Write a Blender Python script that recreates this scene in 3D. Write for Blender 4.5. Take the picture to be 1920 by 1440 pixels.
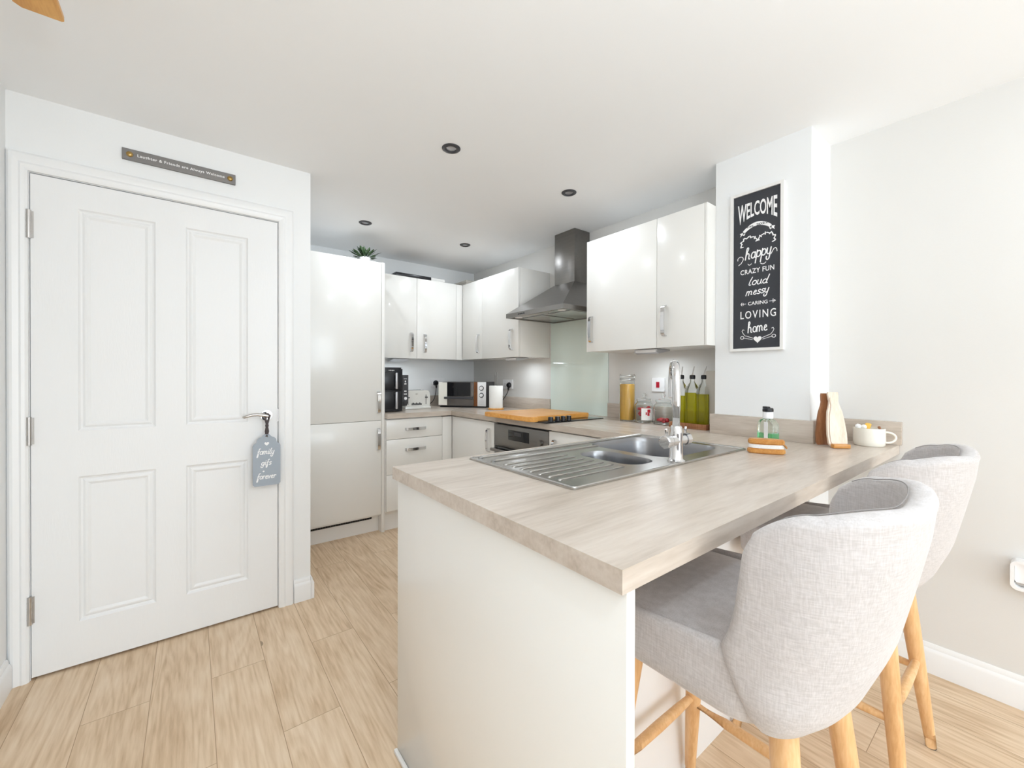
import bpy, bmesh, math, random
from mathutils import Vector, Matrix
random.seed(7)
for o in list(bpy.data.objects): bpy.data.objects.remove(o)
SC = bpy.context.scene
COL = SC.collection
R = math.radians

# ------------------------------------------------------------------ camera
F_PX, CX, CY, YAW, PIT, ROL, CAMH = 777.4, 960.0, 710.0, .9123, -.0049, -.0025, 1.2
cam = bpy.data.cameras.new('camera')
cam.sensor_fit = 'HORIZONTAL'; cam.sensor_width = 36.0
cam.lens = F_PX / 1920 * 36.0
cam.shift_x = (960 - CX) / 1920.0
cam.shift_y = (CY - 720) / 1920.0
cam.clip_start = .02
camo = bpy.data.objects.new('camera', cam); COL.objects.link(camo)
_fx, _fy = math.cos(YAW), math.sin(YAW)
_c, _s = math.cos(PIT), math.sin(PIT)
Fw = Vector((_fx * _c, _fy * _c, _s)); R0 = Vector((_fy, -_fx, 0)); U0 = Vector((-_fx * _s, -_fy * _s, _c))
_c, _s = math.cos(ROL), math.sin(ROL)
Rv = R0 * _c - U0 * _s; Dv = -R0 * _s - U0 * _c
M = Matrix((Rv, -Dv, -Fw)).transposed().to_4x4(); M.translation = Vector((0, 0, CAMH))
camo.matrix_world = M
SC.camera = camo

# ------------------------------------------------------------------ world, light, exposure
W = bpy.data.worlds.new('sky'); SC.world = W; W.use_nodes = True
bg = W.node_tree.nodes['Background']; bg.inputs[0].default_value = (.82, .90, 1.0, 1); bg.inputs[1].default_value = 1.0
def area(name, loc, rot, sx, sy, power, color=(1, 1, 1)):
    l = bpy.data.lights.new(name, 'AREA'); l.shape = 'RECTANGLE'; l.size = sx; l.size_y = sy
    l.energy = power; l.color = color
    o = bpy.data.objects.new(name, l); COL.objects.link(o); o.location = loc; o.rotation_euler = rot
    return o
# daylight coming in through the patio window behind the camera; side window is unseen, added for fill
area('daylight_rear_window', (1.15, -5.52, 1.22), (R(90), 0, 0), 2.3, 2.1, 84, (.82, .925, 1.0))
area('added_side_fill', (-.54, -2.8, 1.45), (0, R(-90), 0), 1.3, 1.9, 9, (.82, .925, 1.0))
# unseen upward fill lamp added to brighten the ceiling and room
area('ceiling_fill', (.25, -.9, 1.35), (R(180), 0, 0), .35, .35, 27, (.80, .91, 1.0))
# kitchen's recessed ceiling spots switched on, plus unseen living room spots added for fill
SPOTS = [(.985, 1.753), (1.772, 1.743), (.980, 2.975), (1.797, 2.963)] + [(x, y) for y in (-.6, -2.2, -3.8) for x in (.2, 1.6)]
for _i, (_x, _y) in enumerate(SPOTS):
    _l = bpy.data.lights.new('downlight_fill_lamp', 'AREA'); _l.shape = 'DISK'; _l.size = .05; _l.energy = 2.1 if _i < 4 else (3.6 if _x < 1 else 1.6); _l.color = (.86, .93, 1.0) if _i < 4 else (.79, .905, 1.0)
    _o = bpy.data.objects.new('downlight_fill_lamp', _l); COL.objects.link(_o); _o.location = (_x, _y, 2.292 - .010)
SC.cycles.max_bounces = 16; SC.cycles.diffuse_bounces = 12; SC.cycles.glossy_bounces = 6; SC.cycles.transmission_bounces = 12; SC.cycles.sample_clamp_indirect = 8
SC.view_settings.view_transform = 'Standard'; SC.view_settings.look = 'None'
SC.view_settings.gamma = 1.0; SC.view_settings.exposure = 0.43
try: SC.view_settings.use_curve_mapping = False
except Exception: pass

# ------------------------------------------------------------------ materials
def srgb(r, g, b):
    f = lambda c: (c / 255 / 12.92) if c / 255 <= .04045 else ((c / 255 + .055) / 1.055) ** 2.4
    return (f(r), f(g), f(b), 1)
def mat(name, col, rough=.5, metal=0., spec=.5, trans=0., ior=1.45, coat=0., sheen=0.):
    m = bpy.data.materials.new(name); m.use_nodes = True
    b = m.node_tree.nodes['Principled BSDF']
    b.inputs['Base Color'].default_value = col; b.inputs['Roughness'].default_value = rough
    b.inputs['Metallic'].default_value = metal; b.inputs['IOR'].default_value = ior
    b.inputs['Specular IOR Level'].default_value = spec
    b.inputs['Transmission Weight'].default_value = trans
    b.inputs['Coat Weight'].default_value = coat; b.inputs['Coat Roughness'].default_value = .05
    b.inputs['Sheen Weight'].default_value = sheen
    return m
def nd(m, t, **k):
    n = m.node_tree.nodes.new(t)
    for a, v in k.items(): setattr(n, a, v)
    return n
def ln(m, a, b): m.node_tree.links.new(a, b)
def vary(m, scale=6., amt=.04, bump=0., bscale=60., stretch=(1, 1, 1)):
    """faint procedural mottling and bump on a plain colour"""
    b = m.node_tree.nodes['Principled BSDF']; c = b.inputs['Base Color'].default_value[:]
    tc = nd(m, 'ShaderNodeTexCoord'); mp = nd(m, 'ShaderNodeMapping'); mp.inputs['Scale'].default_value = stretch
    ln(m, tc.outputs['Object'], mp.inputs['Vector'])
    n = nd(m, 'ShaderNodeTexNoise'); n.inputs['Scale'].default_value = scale; n.inputs['Detail'].default_value = 3
    ln(m, mp.outputs[0], n.inputs['Vector'])
    r = nd(m, 'ShaderNodeMix', data_type='RGBA'); ln(m, n.outputs['Fac'], r.inputs['Factor'])
    r.inputs[6].default_value = tuple(x * (1 - amt) for x in c[:3]) + (1,)
    r.inputs[7].default_value = tuple(min(1, x * (1 + amt)) for x in c[:3]) + (1,)
    ln(m, r.outputs[2], b.inputs['Base Color'])
    if bump:
        n2 = nd(m, 'ShaderNodeTexNoise'); n2.inputs['Scale'].default_value = bscale; n2.inputs['Detail'].default_value = 2
        ln(m, mp.outputs[0], n2.inputs['Vector'])
        bp = nd(m, 'ShaderNodeBump'); bp.inputs['Strength'].default_value = bump; bp.inputs['Distance'].default_value = .002
        ln(m, n2.outputs['Fac'], bp.inputs['Height']); ln(m, bp.outputs[0], b.inputs['Normal'])
    return m
def ramp(m, stops):
    r = nd(m, 'ShaderNodeValToRGB'); e = r.color_ramp.elements
    e[0].position, e[0].color = stops[0]; e[1].position, e[1].color = stops[-1]
    for p, c in stops[1:-1]:
        x = e.new(p); x.color = c
    return r
def wood(name, dark, mid, light, axis='X', scale=1., rough=.4, coat=0., grain=9., world=False):
    """straight grained wood with cathedral figure; grain runs along the axis"""
    m = mat(name, mid, rough, coat=coat); b = m.node_tree.nodes['Principled BSDF']
    mp = nd(m, 'ShaderNodeMapping')
    if world:
        g = nd(m, 'ShaderNodeNewGeometry'); ln(m, g.outputs['Position'], mp.inputs['Vector'])
    else:
        tc = nd(m, 'ShaderNodeTexCoord'); ln(m, tc.outputs['Object'], mp.inputs['Vector'])
    s = {'X': (.12, 1, 1), 'Y': (1, .12, 1), 'Z': (1, 1, .12)}[axis]
    mp.inputs['Scale'].default_value = tuple(x * scale for x in s)
    n1 = nd(m, 'ShaderNodeTexNoise'); n1.inputs['Scale'].default_value = grain; n1.inputs['Detail'].default_value = 6; n1.inputs['Distortion'].default_value = 1.2
    ln(m, mp.outputs[0], n1.inputs['Vector'])
    n2 = nd(m, 'ShaderNodeTexNoise'); n2.inputs['Scale'].default_value = grain * 11; n2.inputs['Detail'].default_value = 3; n2.inputs['Distortion'].default_value = .4
    ln(m, mp.outputs[0], n2.inputs['Vector'])
    mx = nd(m, 'ShaderNodeMath', operation='MULTIPLY_ADD'); mx.inputs[1].default_value = .38
    ln(m, n2.outputs['Fac'], mx.inputs[0])
    ml = nd(m, 'ShaderNodeMath', operation='MULTIPLY'); ml.inputs[1].default_value = .62
    ln(m, n1.outputs['Fac'], ml.inputs[0]); ln(m, ml.outputs[0], mx.inputs[2])
    r = ramp(m, [(.33, dark), (.5, mid), (.66, light)]); ln(m, mx.outputs[0], r.inputs[0])
    ln(m, r.outputs[0], b.inputs['Base Color'])
    return m

MAT = {}
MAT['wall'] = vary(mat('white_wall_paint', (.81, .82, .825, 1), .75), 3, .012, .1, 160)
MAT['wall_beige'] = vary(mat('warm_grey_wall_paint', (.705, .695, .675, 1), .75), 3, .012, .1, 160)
MAT['ceiling'] = vary(mat('white_ceiling_paint', (.875, .887, .90, 1), .85), 3, .012)
MAT['gloss'] = vary(mat('cream_gloss_lacquer', (.80, .79, .76, 1), .24, coat=.2), 2, .01)
MAT['carcass'] = vary(mat('white_melamine', (.80, .79, .77, 1), .4), 4, .01)
MAT['satin'] = vary(mat('white_satin_woodwork', (.82, .825, .83, 1), .35), 5, .01)
MAT['door'] = vary(mat('white_moulded_door', (.80, .805, .81, 1), .42), 6, .01, .15, 240, (1, 1, .15))
MAT['chrome'] = vary(mat('chrome', (.72, .72, .73, 1), .08, 1.), 8, .04)
MAT['nickel'] = vary(mat('brushed_nickel', (.55, .53, .51, 1), .28, 1.), 30, .08)
MAT['steel'] = vary(mat('brushed_stainless_steel', (.25, .238, .225, 1), .32, 1.), 60, .10, .15, 200, (1, .05, 1))
MAT['bowlsteel'] = vary(mat('stainless_bowl_steel', (.34, .34, .35, 1), .30, 1.), 20, .05, .05, 90, (1, 1, .1))
MAT['sinksteel'] = vary(mat('stainless_sink_steel', (.47, .46, .44, 1), .24, 1.), 40, .06, .08, 160, (.1, 1, 1))
MAT['black'] = vary(mat('black_plastic', (.012, .012, .015, 1), .3), 10, .1)
MAT['blackglass'] = vary(mat('black_glass', (.01, .01, .011, 1), .05), 10, .1)
MAT['darkgrey'] = vary(mat('dark_grey_plastic', (.05, .05, .055, 1), .4), 10, .1)
MAT['white'] = vary(mat('white_plastic', (.86, .86, .87, 1), .3), 10, .01)
MAT['ceramic'] = vary(mat('cream_ceramic', (.83, .80, .72, 1), .2, coat=.5), 10, .01)
MAT['silver'] = vary(mat('silver_plastic', (.52, .52, .54, 1), .3, .6), 10, .03)
MAT['red'] = vary(mat('red_plastic', (.45, .01, .03, 1), .35), 10, .05)
MAT['splash'] = vary(mat('pale_green_back_painted_glass', (.76, .87, .82, 1), .06, coat=.5), 3, .01)
MAT['paper'] = vary(mat('white_kitchen_paper', (.84, .83, .80, 1), .9), 12, .02, .4, 90)
MAT['glass'] = mat('clear_glass', (.96, .98, .97, 1), .02, trans=1., ior=1.3)
MAT['oil'] = mat('olive_oil', (.62, .56, .02, 1), .05, trans=.75, ior=1.2)
MAT['soapglass'] = mat('pale_green_glass', (.86, .95, .90, 1), .03, trans=1., ior=1.25)
MAT['soap'] = mat('green_soap', (.35, .78, .45, 1), .1, trans=.7, ior=1.2)
MAT['leaf'] = vary(mat('dark_green_leaf', (.022, .05, .014, 1), .5), 20, .3)
MAT['board'] = vary(mat('black_chalkboard', (.036, .038, .045, 1), .6), 8, .15)
MAT['frame'] = vary(mat('distressed_white_frame', (.78, .77, .75, 1), .6), 40, .06)
MAT['slate'] = vary(mat('grey_painted_wood', (.21, .20, .195, 1), .6), 12, .08)
MAT['bluegrey'] = vary(mat('blue_grey_painted_wood', (.34, .385, .44, 1), .55), 12, .05)
MAT['ribbon'] = vary(mat('dark_brown_ribbon', (.06, .045, .045, 1), .6), 30, .2)
MAT['brass'] = vary(mat('aged_brass', (.42, .28, .10, 1), .3, 1.), 30, .15)
MAT['chalk'] = vary(mat('white_lettering', (.86, .86, .86, 1), .7), 60, .04)
MAT['pasta'] = vary(mat('golden_spaghetti', (.78, .42, .07, 1), .5), 300, .35, .5, 300, (1, 1, .02))
MAT['grey'] = vary(mat('grey_beige_board', (.50, .47, .42, 1), .5), 10, .04)
MAT['piping'] = vary(mat('darker_greige_piping', (.30, .28, .27, 1), .9), 60, .05)
MAT['shadowgap'] = vary(mat('painted_recess_shade', (.02, .018, .016, 1), .8), 10, .1)  # near-black colour painted in for shade in gaps
MAT['sponge'] = vary(mat('yellow_sponge', (.85, .52, .10, 1), .8), 60, .1, .6, 120)
MAT['bristle'] = vary(mat('white_bristle', (.86, .85, .83, 1), .7), 200, .08, .8, 300)
MAT['toaster'] = vary(mat('brushed_silver_toaster', (.78, .78, .75, 1), .30, .35), 20, .04)
MAT['mirror'] = vary(mat('mirrored_oven_glass', (.16, .15, .145, 1), .05, .6), 6, .1)
MAT['oakstrip'] = wood('dark_oak_strip', srgb(90, 52, 24), srgb(120, 72, 36), srgb(140, 90, 48), 'Z', 3)
WT = (srgb(172, 159, 145), srgb(193, 181, 169), srgb(205, 195, 184))
MAT['wt_x'] = wood('limed_oak_laminate_along_x', *WT, axis='X', rough=.30, scale=.9, world=True)
MAT['wt_y'] = wood('limed_oak_laminate_along_y', *WT, axis='Y', rough=.27, scale=.9, world=True)
MAT['beech'] = wood('pale_beech', srgb(206, 158, 106), srgb(222, 178, 128), srgb(232, 194, 148), 'Z', 2, .35)
MAT['bamboo'] = wood('golden_bamboo', srgb(205, 140, 62), srgb(222, 160, 82), srgb(232, 176, 98), 'X', 3, .4)
MAT['bamboo_y'] = wood('golden_bamboo_across', srgb(178, 118, 55), srgb(200, 140, 72), srgb(215, 160, 92), 'Y', 3, .35)
MAT['fanwood'] = wood('honey_oak_fan_blade', srgb(196, 138, 62), srgb(212, 156, 80), srgb(222, 170, 92), 'Y', 2, .35)
MAT['palewood'] = wood('whitewashed_wood', srgb(214, 190, 168), srgb(228, 208, 190), srgb(236, 220, 205), 'Z', 3, .4)
MAT['brownwood'] = wood('walnut_brown_wood', srgb(120, 78, 48), srgb(150, 100, 66), srgb(170, 120, 84), 'Z', 3, .45)
MAT['redjar'] = vary(mat('red_wrapped_sweets', (.5, .02, .03, 1), .3), 90, .6)

def fabric():
    m = mat('greige_linen_upholstery', (.54, .51, .50, 1), .9, sheen=.3, spec=.2); b = m.node_tree.nodes['Principled BSDF']
    tc = nd(m, 'ShaderNodeTexCoord')
    cs = []
    for st in ((1, 1, .12), (.12, .12, 1)):
        mp = nd(m, 'ShaderNodeMapping'); mp.inputs['Scale'].default_value = st; ln(m, tc.outputs['Object'], mp.inputs[0])
        n = nd(m, 'ShaderNodeTexNoise'); n.inputs['Scale'].default_value = 420; n.inputs['Detail'].default_value = 2
        ln(m, mp.outputs[0], n.inputs['Vector']); cs.append(n)
    a = nd(m, 'ShaderNodeMath', operation='ADD'); ln(m, cs[0].outputs['Fac'], a.inputs[0]); ln(m, cs[1].outputs['Fac'], a.inputs[1])
    h = nd(m, 'ShaderNodeMath', operation='MULTIPLY'); h.inputs[1].default_value = .5; ln(m, a.outputs[0], h.inputs[0])
    r = ramp(m, [(.35, (.46, .43, .42, 1)), (.65, (.58, .55, .545, 1))]); ln(m, h.outputs[0], r.inputs[0])
    ln(m, r.outputs[0], b.inputs['Base Color'])
    bp = nd(m, 'ShaderNodeBump'); bp.inputs['Strength'].default_value = .35; bp.inputs['Distance'].default_value = .0015
    ln(m, h.outputs[0], bp.inputs['Height']); ln(m, bp.outputs[0], b.inputs['Normal'])
    return m
MAT['fabric'] = fabric()

def floor_mat():
    m = mat('oak_vinyl_planks', (.5, .4, .3, 1), .5, spec=.35); b = m.node_tree.nodes['Principled BSDF']
    g = nd(m, 'ShaderNodeNewGeometry')
    mp = nd(m, 'ShaderNodeMapping'); mp.inputs['Rotation'].default_value = (0, 0, R(90)); mp.inputs['Location'].default_value = (.35, -.062 + .183 * 10, 0)
    ln(m, g.outputs['Position'], mp.inputs['Vector'])
    # after the 90 degree turn texture-x runs along the room's -y, texture-y along x
    def brick(c1, c2, mortar):
        k = nd(m, 'ShaderNodeTexBrick'); k.offset = .37; k.offset_frequency = 2; k.squash = 1
        k.inputs['Scale'].default_value = 1; k.inputs['Brick Width'].default_value = 1.22; k.inputs['Row Height'].default_value = .183
        k.inputs['Mortar Size'].default_value = .0011; k.inputs['Mortar Smooth'].default_value = .2; k.inputs['Bias'].default_value = 0
        k.inputs['Color1'].default_value = c1; k.inputs['Color2'].default_value = c2; k.inputs['Mortar'].default_value = mortar
        ln(m, mp.outputs[0], k.inputs['Vector']); return k
    kr = brick((0, 0, 0, 1), (1, 1, 1, 1), (.5, .5, .5, 1))
    # per plank offset of the grain
    vm = nd(m, 'ShaderNodeVectorMath', operation='MULTIPLY_ADD'); vm.inputs[1].default_value = (7.3, 3.1, 5.7)
    ln(m, kr.outputs['Color'], vm.inputs[0]); ln(m, g.outputs['Position'], vm.inputs[2])
    ms = nd(m, 'ShaderNodeMapping'); ms.inputs['Scale'].default_value = (1.0, .085, 1.0); ln(m, vm.outputs[0], ms.inputs['Vector'])
    n1 = nd(m, 'ShaderNodeTexNoise'); n1.inputs['Scale'].default_value = 6.5; n1.inputs['Detail'].default_value = 2.5; n1.inputs['Distortion'].default_value = .9
    ln(m, ms.outputs[0], n1.inputs['Vector'])
    # contour rings of the noise give the cathedral figure
    mw = nd(m, 'ShaderNodeMath', operation='MULTIPLY'); mw.inputs[1].default_value = 26; ln(m, n1.outputs['Fac'], mw.inputs[0])
    fr = nd(m, 'ShaderNodeMath', operation='PINGPONG'); fr.inputs[1].default_value = 1; ln(m, mw.outputs[0], fr.inputs[0])
    n2 = nd(m, 'ShaderNodeTexNoise'); n2.inputs['Scale'].default_value = 90; n2.inputs['Detail'].default_value = 3; ln(m, ms.outputs[0], n2.inputs['Vector'])
    n3 = nd(m, 'ShaderNodeTexNoise'); n3.inputs['Scale'].default_value = 3; n3.inputs['Detail'].default_value = 2; ln(m, vm.outputs[0], n3.inputs['Vector'])
    def madd(x, k, y):
        q = nd(m, 'ShaderNodeMath', operation='MULTIPLY_ADD'); q.inputs[1].default_value = k; ln(m, x, q.inputs[0])
        if isinstance(y, float): q.inputs[2].default_value = y
        else: ln(m, y, q.inputs[2])
        return q.outputs[0]
    v = madd(fr.outputs[0], .11, 0.); v = madd(n1.outputs['Fac'], .20, v); v = madd(n2.outputs['Fac'], .44, v); v = madd(n3.outputs['Fac'], .30, v)
    v = madd(kr.outputs['Color'], .05, v)
    r = ramp(m, [(.34, srgb(180, 151, 120)), (.48, srgb(203, 177, 147)), (.58, srgb(215, 191, 162)), (.70, srgb(224, 203, 177))])
    ln(m, v, r.inputs[0])
    # knots
    vo = nd(m, 'ShaderNodeTexVoronoi', feature='F1'); vo.inputs['Scale'].default_value = 3.1
    mk = nd(m, 'ShaderNodeMapping'); mk.inputs['Scale'].default_value = (1, .5, 1); ln(m, vm.outputs[0], mk.inputs['Vector']); ln(m, mk.outputs[0], vo.inputs['Vector'])
    kd = nd(m, 'ShaderNodeMath', operation='LESS_THAN'); kd.inputs[1].default_value = .035; ln(m, vo.outputs['Distance'], kd.inputs[0])
    kk = nd(m, 'ShaderNodeMath', operation='MULTIPLY'); kk.inputs[1].default_value = .6; ln(m, kd.outputs[0], kk.inputs[0])
    x1 = nd(m, 'ShaderNodeMix', data_type='RGBA'); ln(m, kk.outputs[0], x1.inputs['Factor']); ln(m, r.outputs[0], x1.inputs[6]); x1.inputs[7].default_value = srgb(96, 74, 52)
    x2 = nd(m, 'ShaderNodeMix', data_type='RGBA'); ln(m, kr.outputs['Fac'], x2.inputs['Factor']); ln(m, x1.outputs[2], x2.inputs[6]); x2.inputs[7].default_value = srgb(160, 134, 106)
    ln(m, x2.outputs[2], b.inputs['Base Color'])
    bp = nd(m, 'ShaderNodeBump'); bp.inputs['Strength'].default_value = .25; bp.inputs['Distance'].default_value = .001
    ln(m, n2.outputs['Fac'], bp.inputs['Height']); ln(m, bp.outputs[0], b.inputs['Normal'])
    return m
MAT['floor'] = floor_mat()

# ------------------------------------------------------------------ mesh helpers
def BM(): return bmesh.new()
def merge(bm, t):
    me = bpy.data.meshes.new('tmp'); t.to_mesh(me); t.free(); bm.from_mesh(me); bpy.data.meshes.remove(me)
def bx(bm, x0, y0, z0, x1, y1, z1, bev=0., seg=2, mtx=None):
    t = bmesh.new(); bmesh.ops.create_cube(t, size=1)
    for v in t.verts: v.co = Vector(((v.co.x + .5) * (x1 - x0) + x0, (v.co.y + .5) * (y1 - y0) + y0, (v.co.z + .5) * (z1 - z0) + z0))
    if bev: bmesh.ops.bevel(t, geom=list(t.edges), offset=bev, segments=seg, profile=.5, affect='EDGES')
    if mtx is not None: bmesh.ops.transform(t, matrix=mtx, verts=t.verts)
    bmesh.ops.recalc_face_normals(t, faces=t.faces)
    merge(bm, t); return bm
def frame_from(d, up=(0, 0, 1)):
    d = Vector(d).normalized(); u = Vector(up)
    if abs(d.dot(u)) > .98: u = Vector((1, 0, 0))
    a = d.cross(u).normalized(); b = a.cross(d).normalized(); return a, b
def cyl(bm, p0, p1, r0, r1=None, n=20, caps=True):
    r1 = r0 if r1 is None else r1; p0 = Vector(p0); p1 = Vector(p1); a, b = frame_from(p1 - p0)
    t = bmesh.new(); L = []
    for p, r in ((p0, r0), (p1, r1)):
        L.append([t.verts.new(p + a * r * math.cos(2 * math.pi * i / n) + b * r * math.sin(2 * math.pi * i / n)) for i in range(n)])
    for i in range(n): t.faces.new((L[0][i], L[0][(i + 1) % n], L[1][(i + 1) % n], L[1][i]))
    if caps: t.faces.new(L[0]); t.faces.new(L[1])
    bmesh.ops.recalc_face_normals(t, faces=t.faces); merge(bm, t); return bm
def tube(bm, pts, r, n=12, caps=True, rect=None, side=None):
    """sweep a circle (or a rect (w,h) whose w lies along `side`) along pts; r may be a list"""
    pts = [Vector(p) for p in pts]; t = bmesh.new(); L = []; pa = None
    for i, p in enumerate(pts):
        d = (pts[min(i + 1, len(pts) - 1)] - pts[max(i - 1, 0)]).normalized()
        if side is not None:
            a = Vector(side).normalized(); b = a.cross(d).normalized()
        else:
            if pa is None: a, b = frame_from(d)
            else:
                a = (pa - d * pa.dot(d)).normalized(); b = d.cross(a).normalized()
            pa = a
        if rect:
            w, h = rect; L.append([t.verts.new(p + a * s * w / 2 + b * q * h / 2) for s, q in ((-1, -1), (1, -1), (1, 1), (-1, 1))])
        else:
            rr = r[i] if isinstance(r, (list, tuple)) else r
            L.append([t.verts.new(p + a * rr * math.cos(2 * math.pi * k / n) + b * rr * math.sin(2 * math.pi * k / n)) for k in range(n)])
    m = len(L[0])
    for i in range(len(L) - 1):
        for k in range(m): t.faces.new((L[i][k], L[i][(k + 1) % m], L[i + 1][(k + 1) % m], L[i + 1][k]))
    if caps: t.faces.new(L[0]); t.faces.new(L[-1])
    bmesh.ops.recalc_face_normals(t, faces=t.faces); merge(bm, t); return bm
def lathe(bm, c, prof, n=32, sx=1., sy=1., rot=0.):
    """prof: list of (r, z) from bottom to top about (cx,cy) at base z"""
    c = Vector(c); t = bmesh.new(); L = []
    for r, z in prof:
        if r < 1e-5: L.append([t.verts.new(c + Vector((0, 0, z)))])
        else:
            ring = []
            for k in range(n):
                a = 2 * math.pi * k / n; x, y = r * math.cos(a) * sx, r * math.sin(a) * sy
                ring.append(t.verts.new(c + Vector((x * math.cos(rot) - y * math.sin(rot), x * math.sin(rot) + y * math.cos(rot), z))))
            L.append(ring)
    for A, B in zip(L, L[1:]):
        if len(A) == 1 and len(B) == 1: continue
        for k in range(n):
            if len(A) == 1: t.faces.new((A[0], B[k], B[(k + 1) % n]))
            elif len(B) == 1: t.faces.new((A[k], A[(k + 1) % n], B[0]))
            else: t.faces.new((A[k], A[(k + 1) % n], B[(k + 1) % n], B[k]))
    if len(L[0]) > 1 and abs(prof[0][0] - prof[-1][0]) + abs(prof[0][1] - prof[-1][1]) > 1e-6:
        t.faces.new(L[0])
        if len(L[-1]) > 1: t.faces.new(L[-1])
    bmesh.ops.recalc_face_normals(t, faces=t.faces); merge(bm, t); return bm
def rrect(x0, y0, x1, y1, r, n=6):
    out = []
    for cx, cy, a0 in ((x1 - r, y1 - r, 0), (x0 + r, y1 - r, 90), (x0 + r, y0 + r, 180), (x1 - r, y0 + r, 270)):
        for i in range(n + 1):
            a = R(a0 + 90 * i / n); out.append((cx + r * math.cos(a), cy + r * math.sin(a)))
    return out
def plate(bm, outer, holes, z0, z1, fr=None):
    """flat plate with holes: polygon(s) in a plane, extruded z0..z1; fr=(origin,u,v,n) maps (x,y,z)"""
    if fr is None: P = lambda x, y, z: Vector((x, y, z))
    else:
        o, u, v, nn = [Vector(q) for q in fr]; P = lambda x, y, z: o + u * x + v * y + nn * z
    t = bmesh.new()
    for z in (z0, z1):
        es = []
        for loop in [outer] + list(holes):
            vs = [t.verts.new(P(x, y, z)) for x, y in loop]
            es += [t.edges.new((vs[i], vs[(i + 1) % len(vs)])) for i in range(len(vs))]
        bmesh.ops.triangle_fill(t, use_beauty=True, use_dissolve=False, edges=es)
    for loop in [outer] + list(holes):
        k = len(loop)
        for i in range(k):
            (xa, ya), (xb, yb) = loop[i], loop[(i + 1) % k]
            t.faces.new([t.verts.new(P(xa, ya, z0)), t.verts.new(P(xb, yb, z0)), t.verts.new(P(xb, yb, z1)), t.verts.new(P(xa, ya, z1))])
    bmesh.ops.remove_doubles(t, verts=t.verts, dist=1e-5)
    bmesh.ops.recalc_face_normals(t, faces=t.faces); merge(bm, t); return bm

def wloc(o):
    p = Vector((0, 0, 0))
    while o is not None: p = p + Vector(o.location); o = o.parent
    return p
def obj(name, bm, m, parent=None, label=None, local=False, subsurf=0, sharp=38):
    if name in ('lettering', 'wreath', 'banner', 'heart_flourish'): sharp = .5
    me = bpy.data.meshes.new(name)
    if parent is not None and not local: bmesh.ops.translate(bm, vec=-wloc(parent), verts=bm.verts)
    bm.to_mesh(me); bm.free()
    me.polygons.foreach_set('use_smooth', [True] * len(me.polygons))
    if sharp: me.set_sharp_from_angle(angle=R(sharp))
    me.materials.append(MAT[m] if isinstance(m, str) else m)
    o = bpy.data.objects.new(name, me); COL.objects.link(o)
    if parent is not None: o.parent = parent
    if label: o['label'] = label
    if subsurf:
        s = o.modifiers.new('sub', 'SUBSURF'); s.levels = subsurf; s.render_levels = subsurf
    return o
def tag(o, label, cat, group=None):
    o['label'] = label; o['category'] = cat
    if group: o['group'] = group
    return o
def thing(name, label, cat, loc, group=None, rotz=0.):
    o = bpy.data.objects.new(name, None); COL.objects.link(o); o.location = loc; o.rotation_euler = (0, 0, rotz)
    o.empty_display_size = .05
    return tag(o, label, cat, group)
def struct(name, bm, m, parent=None, **k):
    o = obj(name, bm, m, parent, **k)
    if parent is None: o['kind'] = 'structure'
    return o
def tree_copy(o, parent=None):
    c = o.copy(); COL.objects.link(c); c.parent = parent
    for ch in list(o.children): tree_copy(ch, c)
    return c
def box(x0, y0, z0, x1, y1, z1, bev=0., seg=2): return bx(BM(), x0, y0, z0, x1, y1, z1, bev, seg)

# lettering -------------------------------------------------------------------
def ribbon(bm, pts, w, P, n=.0):
    """flat stroke along 2D pts"""
    t = bmesh.new(); n += (len(bm.faces) % 400) * 1.2e-6
    for a, b in zip(pts, pts[1:]):
        n += 1.2e-6
        d = Vector((b[0] - a[0], b[1] - a[1]))
        if d.length < 1e-7: continue
        q = Vector((-d.y, d.x)).normalized() * w / 2
        t.faces.new([t.verts.new(P(x, y, n)) for x, y in ((a[0] + q.x, a[1] + q.y), (a[0] - q.x, a[1] - q.y), (b[0] - q.x, b[1] - q.y), (b[0] + q.x, b[1] + q.y))])
    for p in pts:
        n += 1.2e-6
        t.faces.new([t.verts.new(P(p[0] + w / 2 * math.cos(k * math.pi / 4), p[1] + w / 2 * math.sin(k * math.pi / 4), n)) for k in range(8)])
    merge(bm, t)
def arc(cx, cy, rx, ry, a0, a1, n=14):
    return [(cx + rx * math.cos(R(a0 + (a1 - a0) * i / n)), cy + ry * math.sin(R(a0 + (a1 - a0) * i / n))) for i in range(n + 1)]
def stem(x, y0, y1, n=2): return [(x, y0), (x, y1)]
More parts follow.
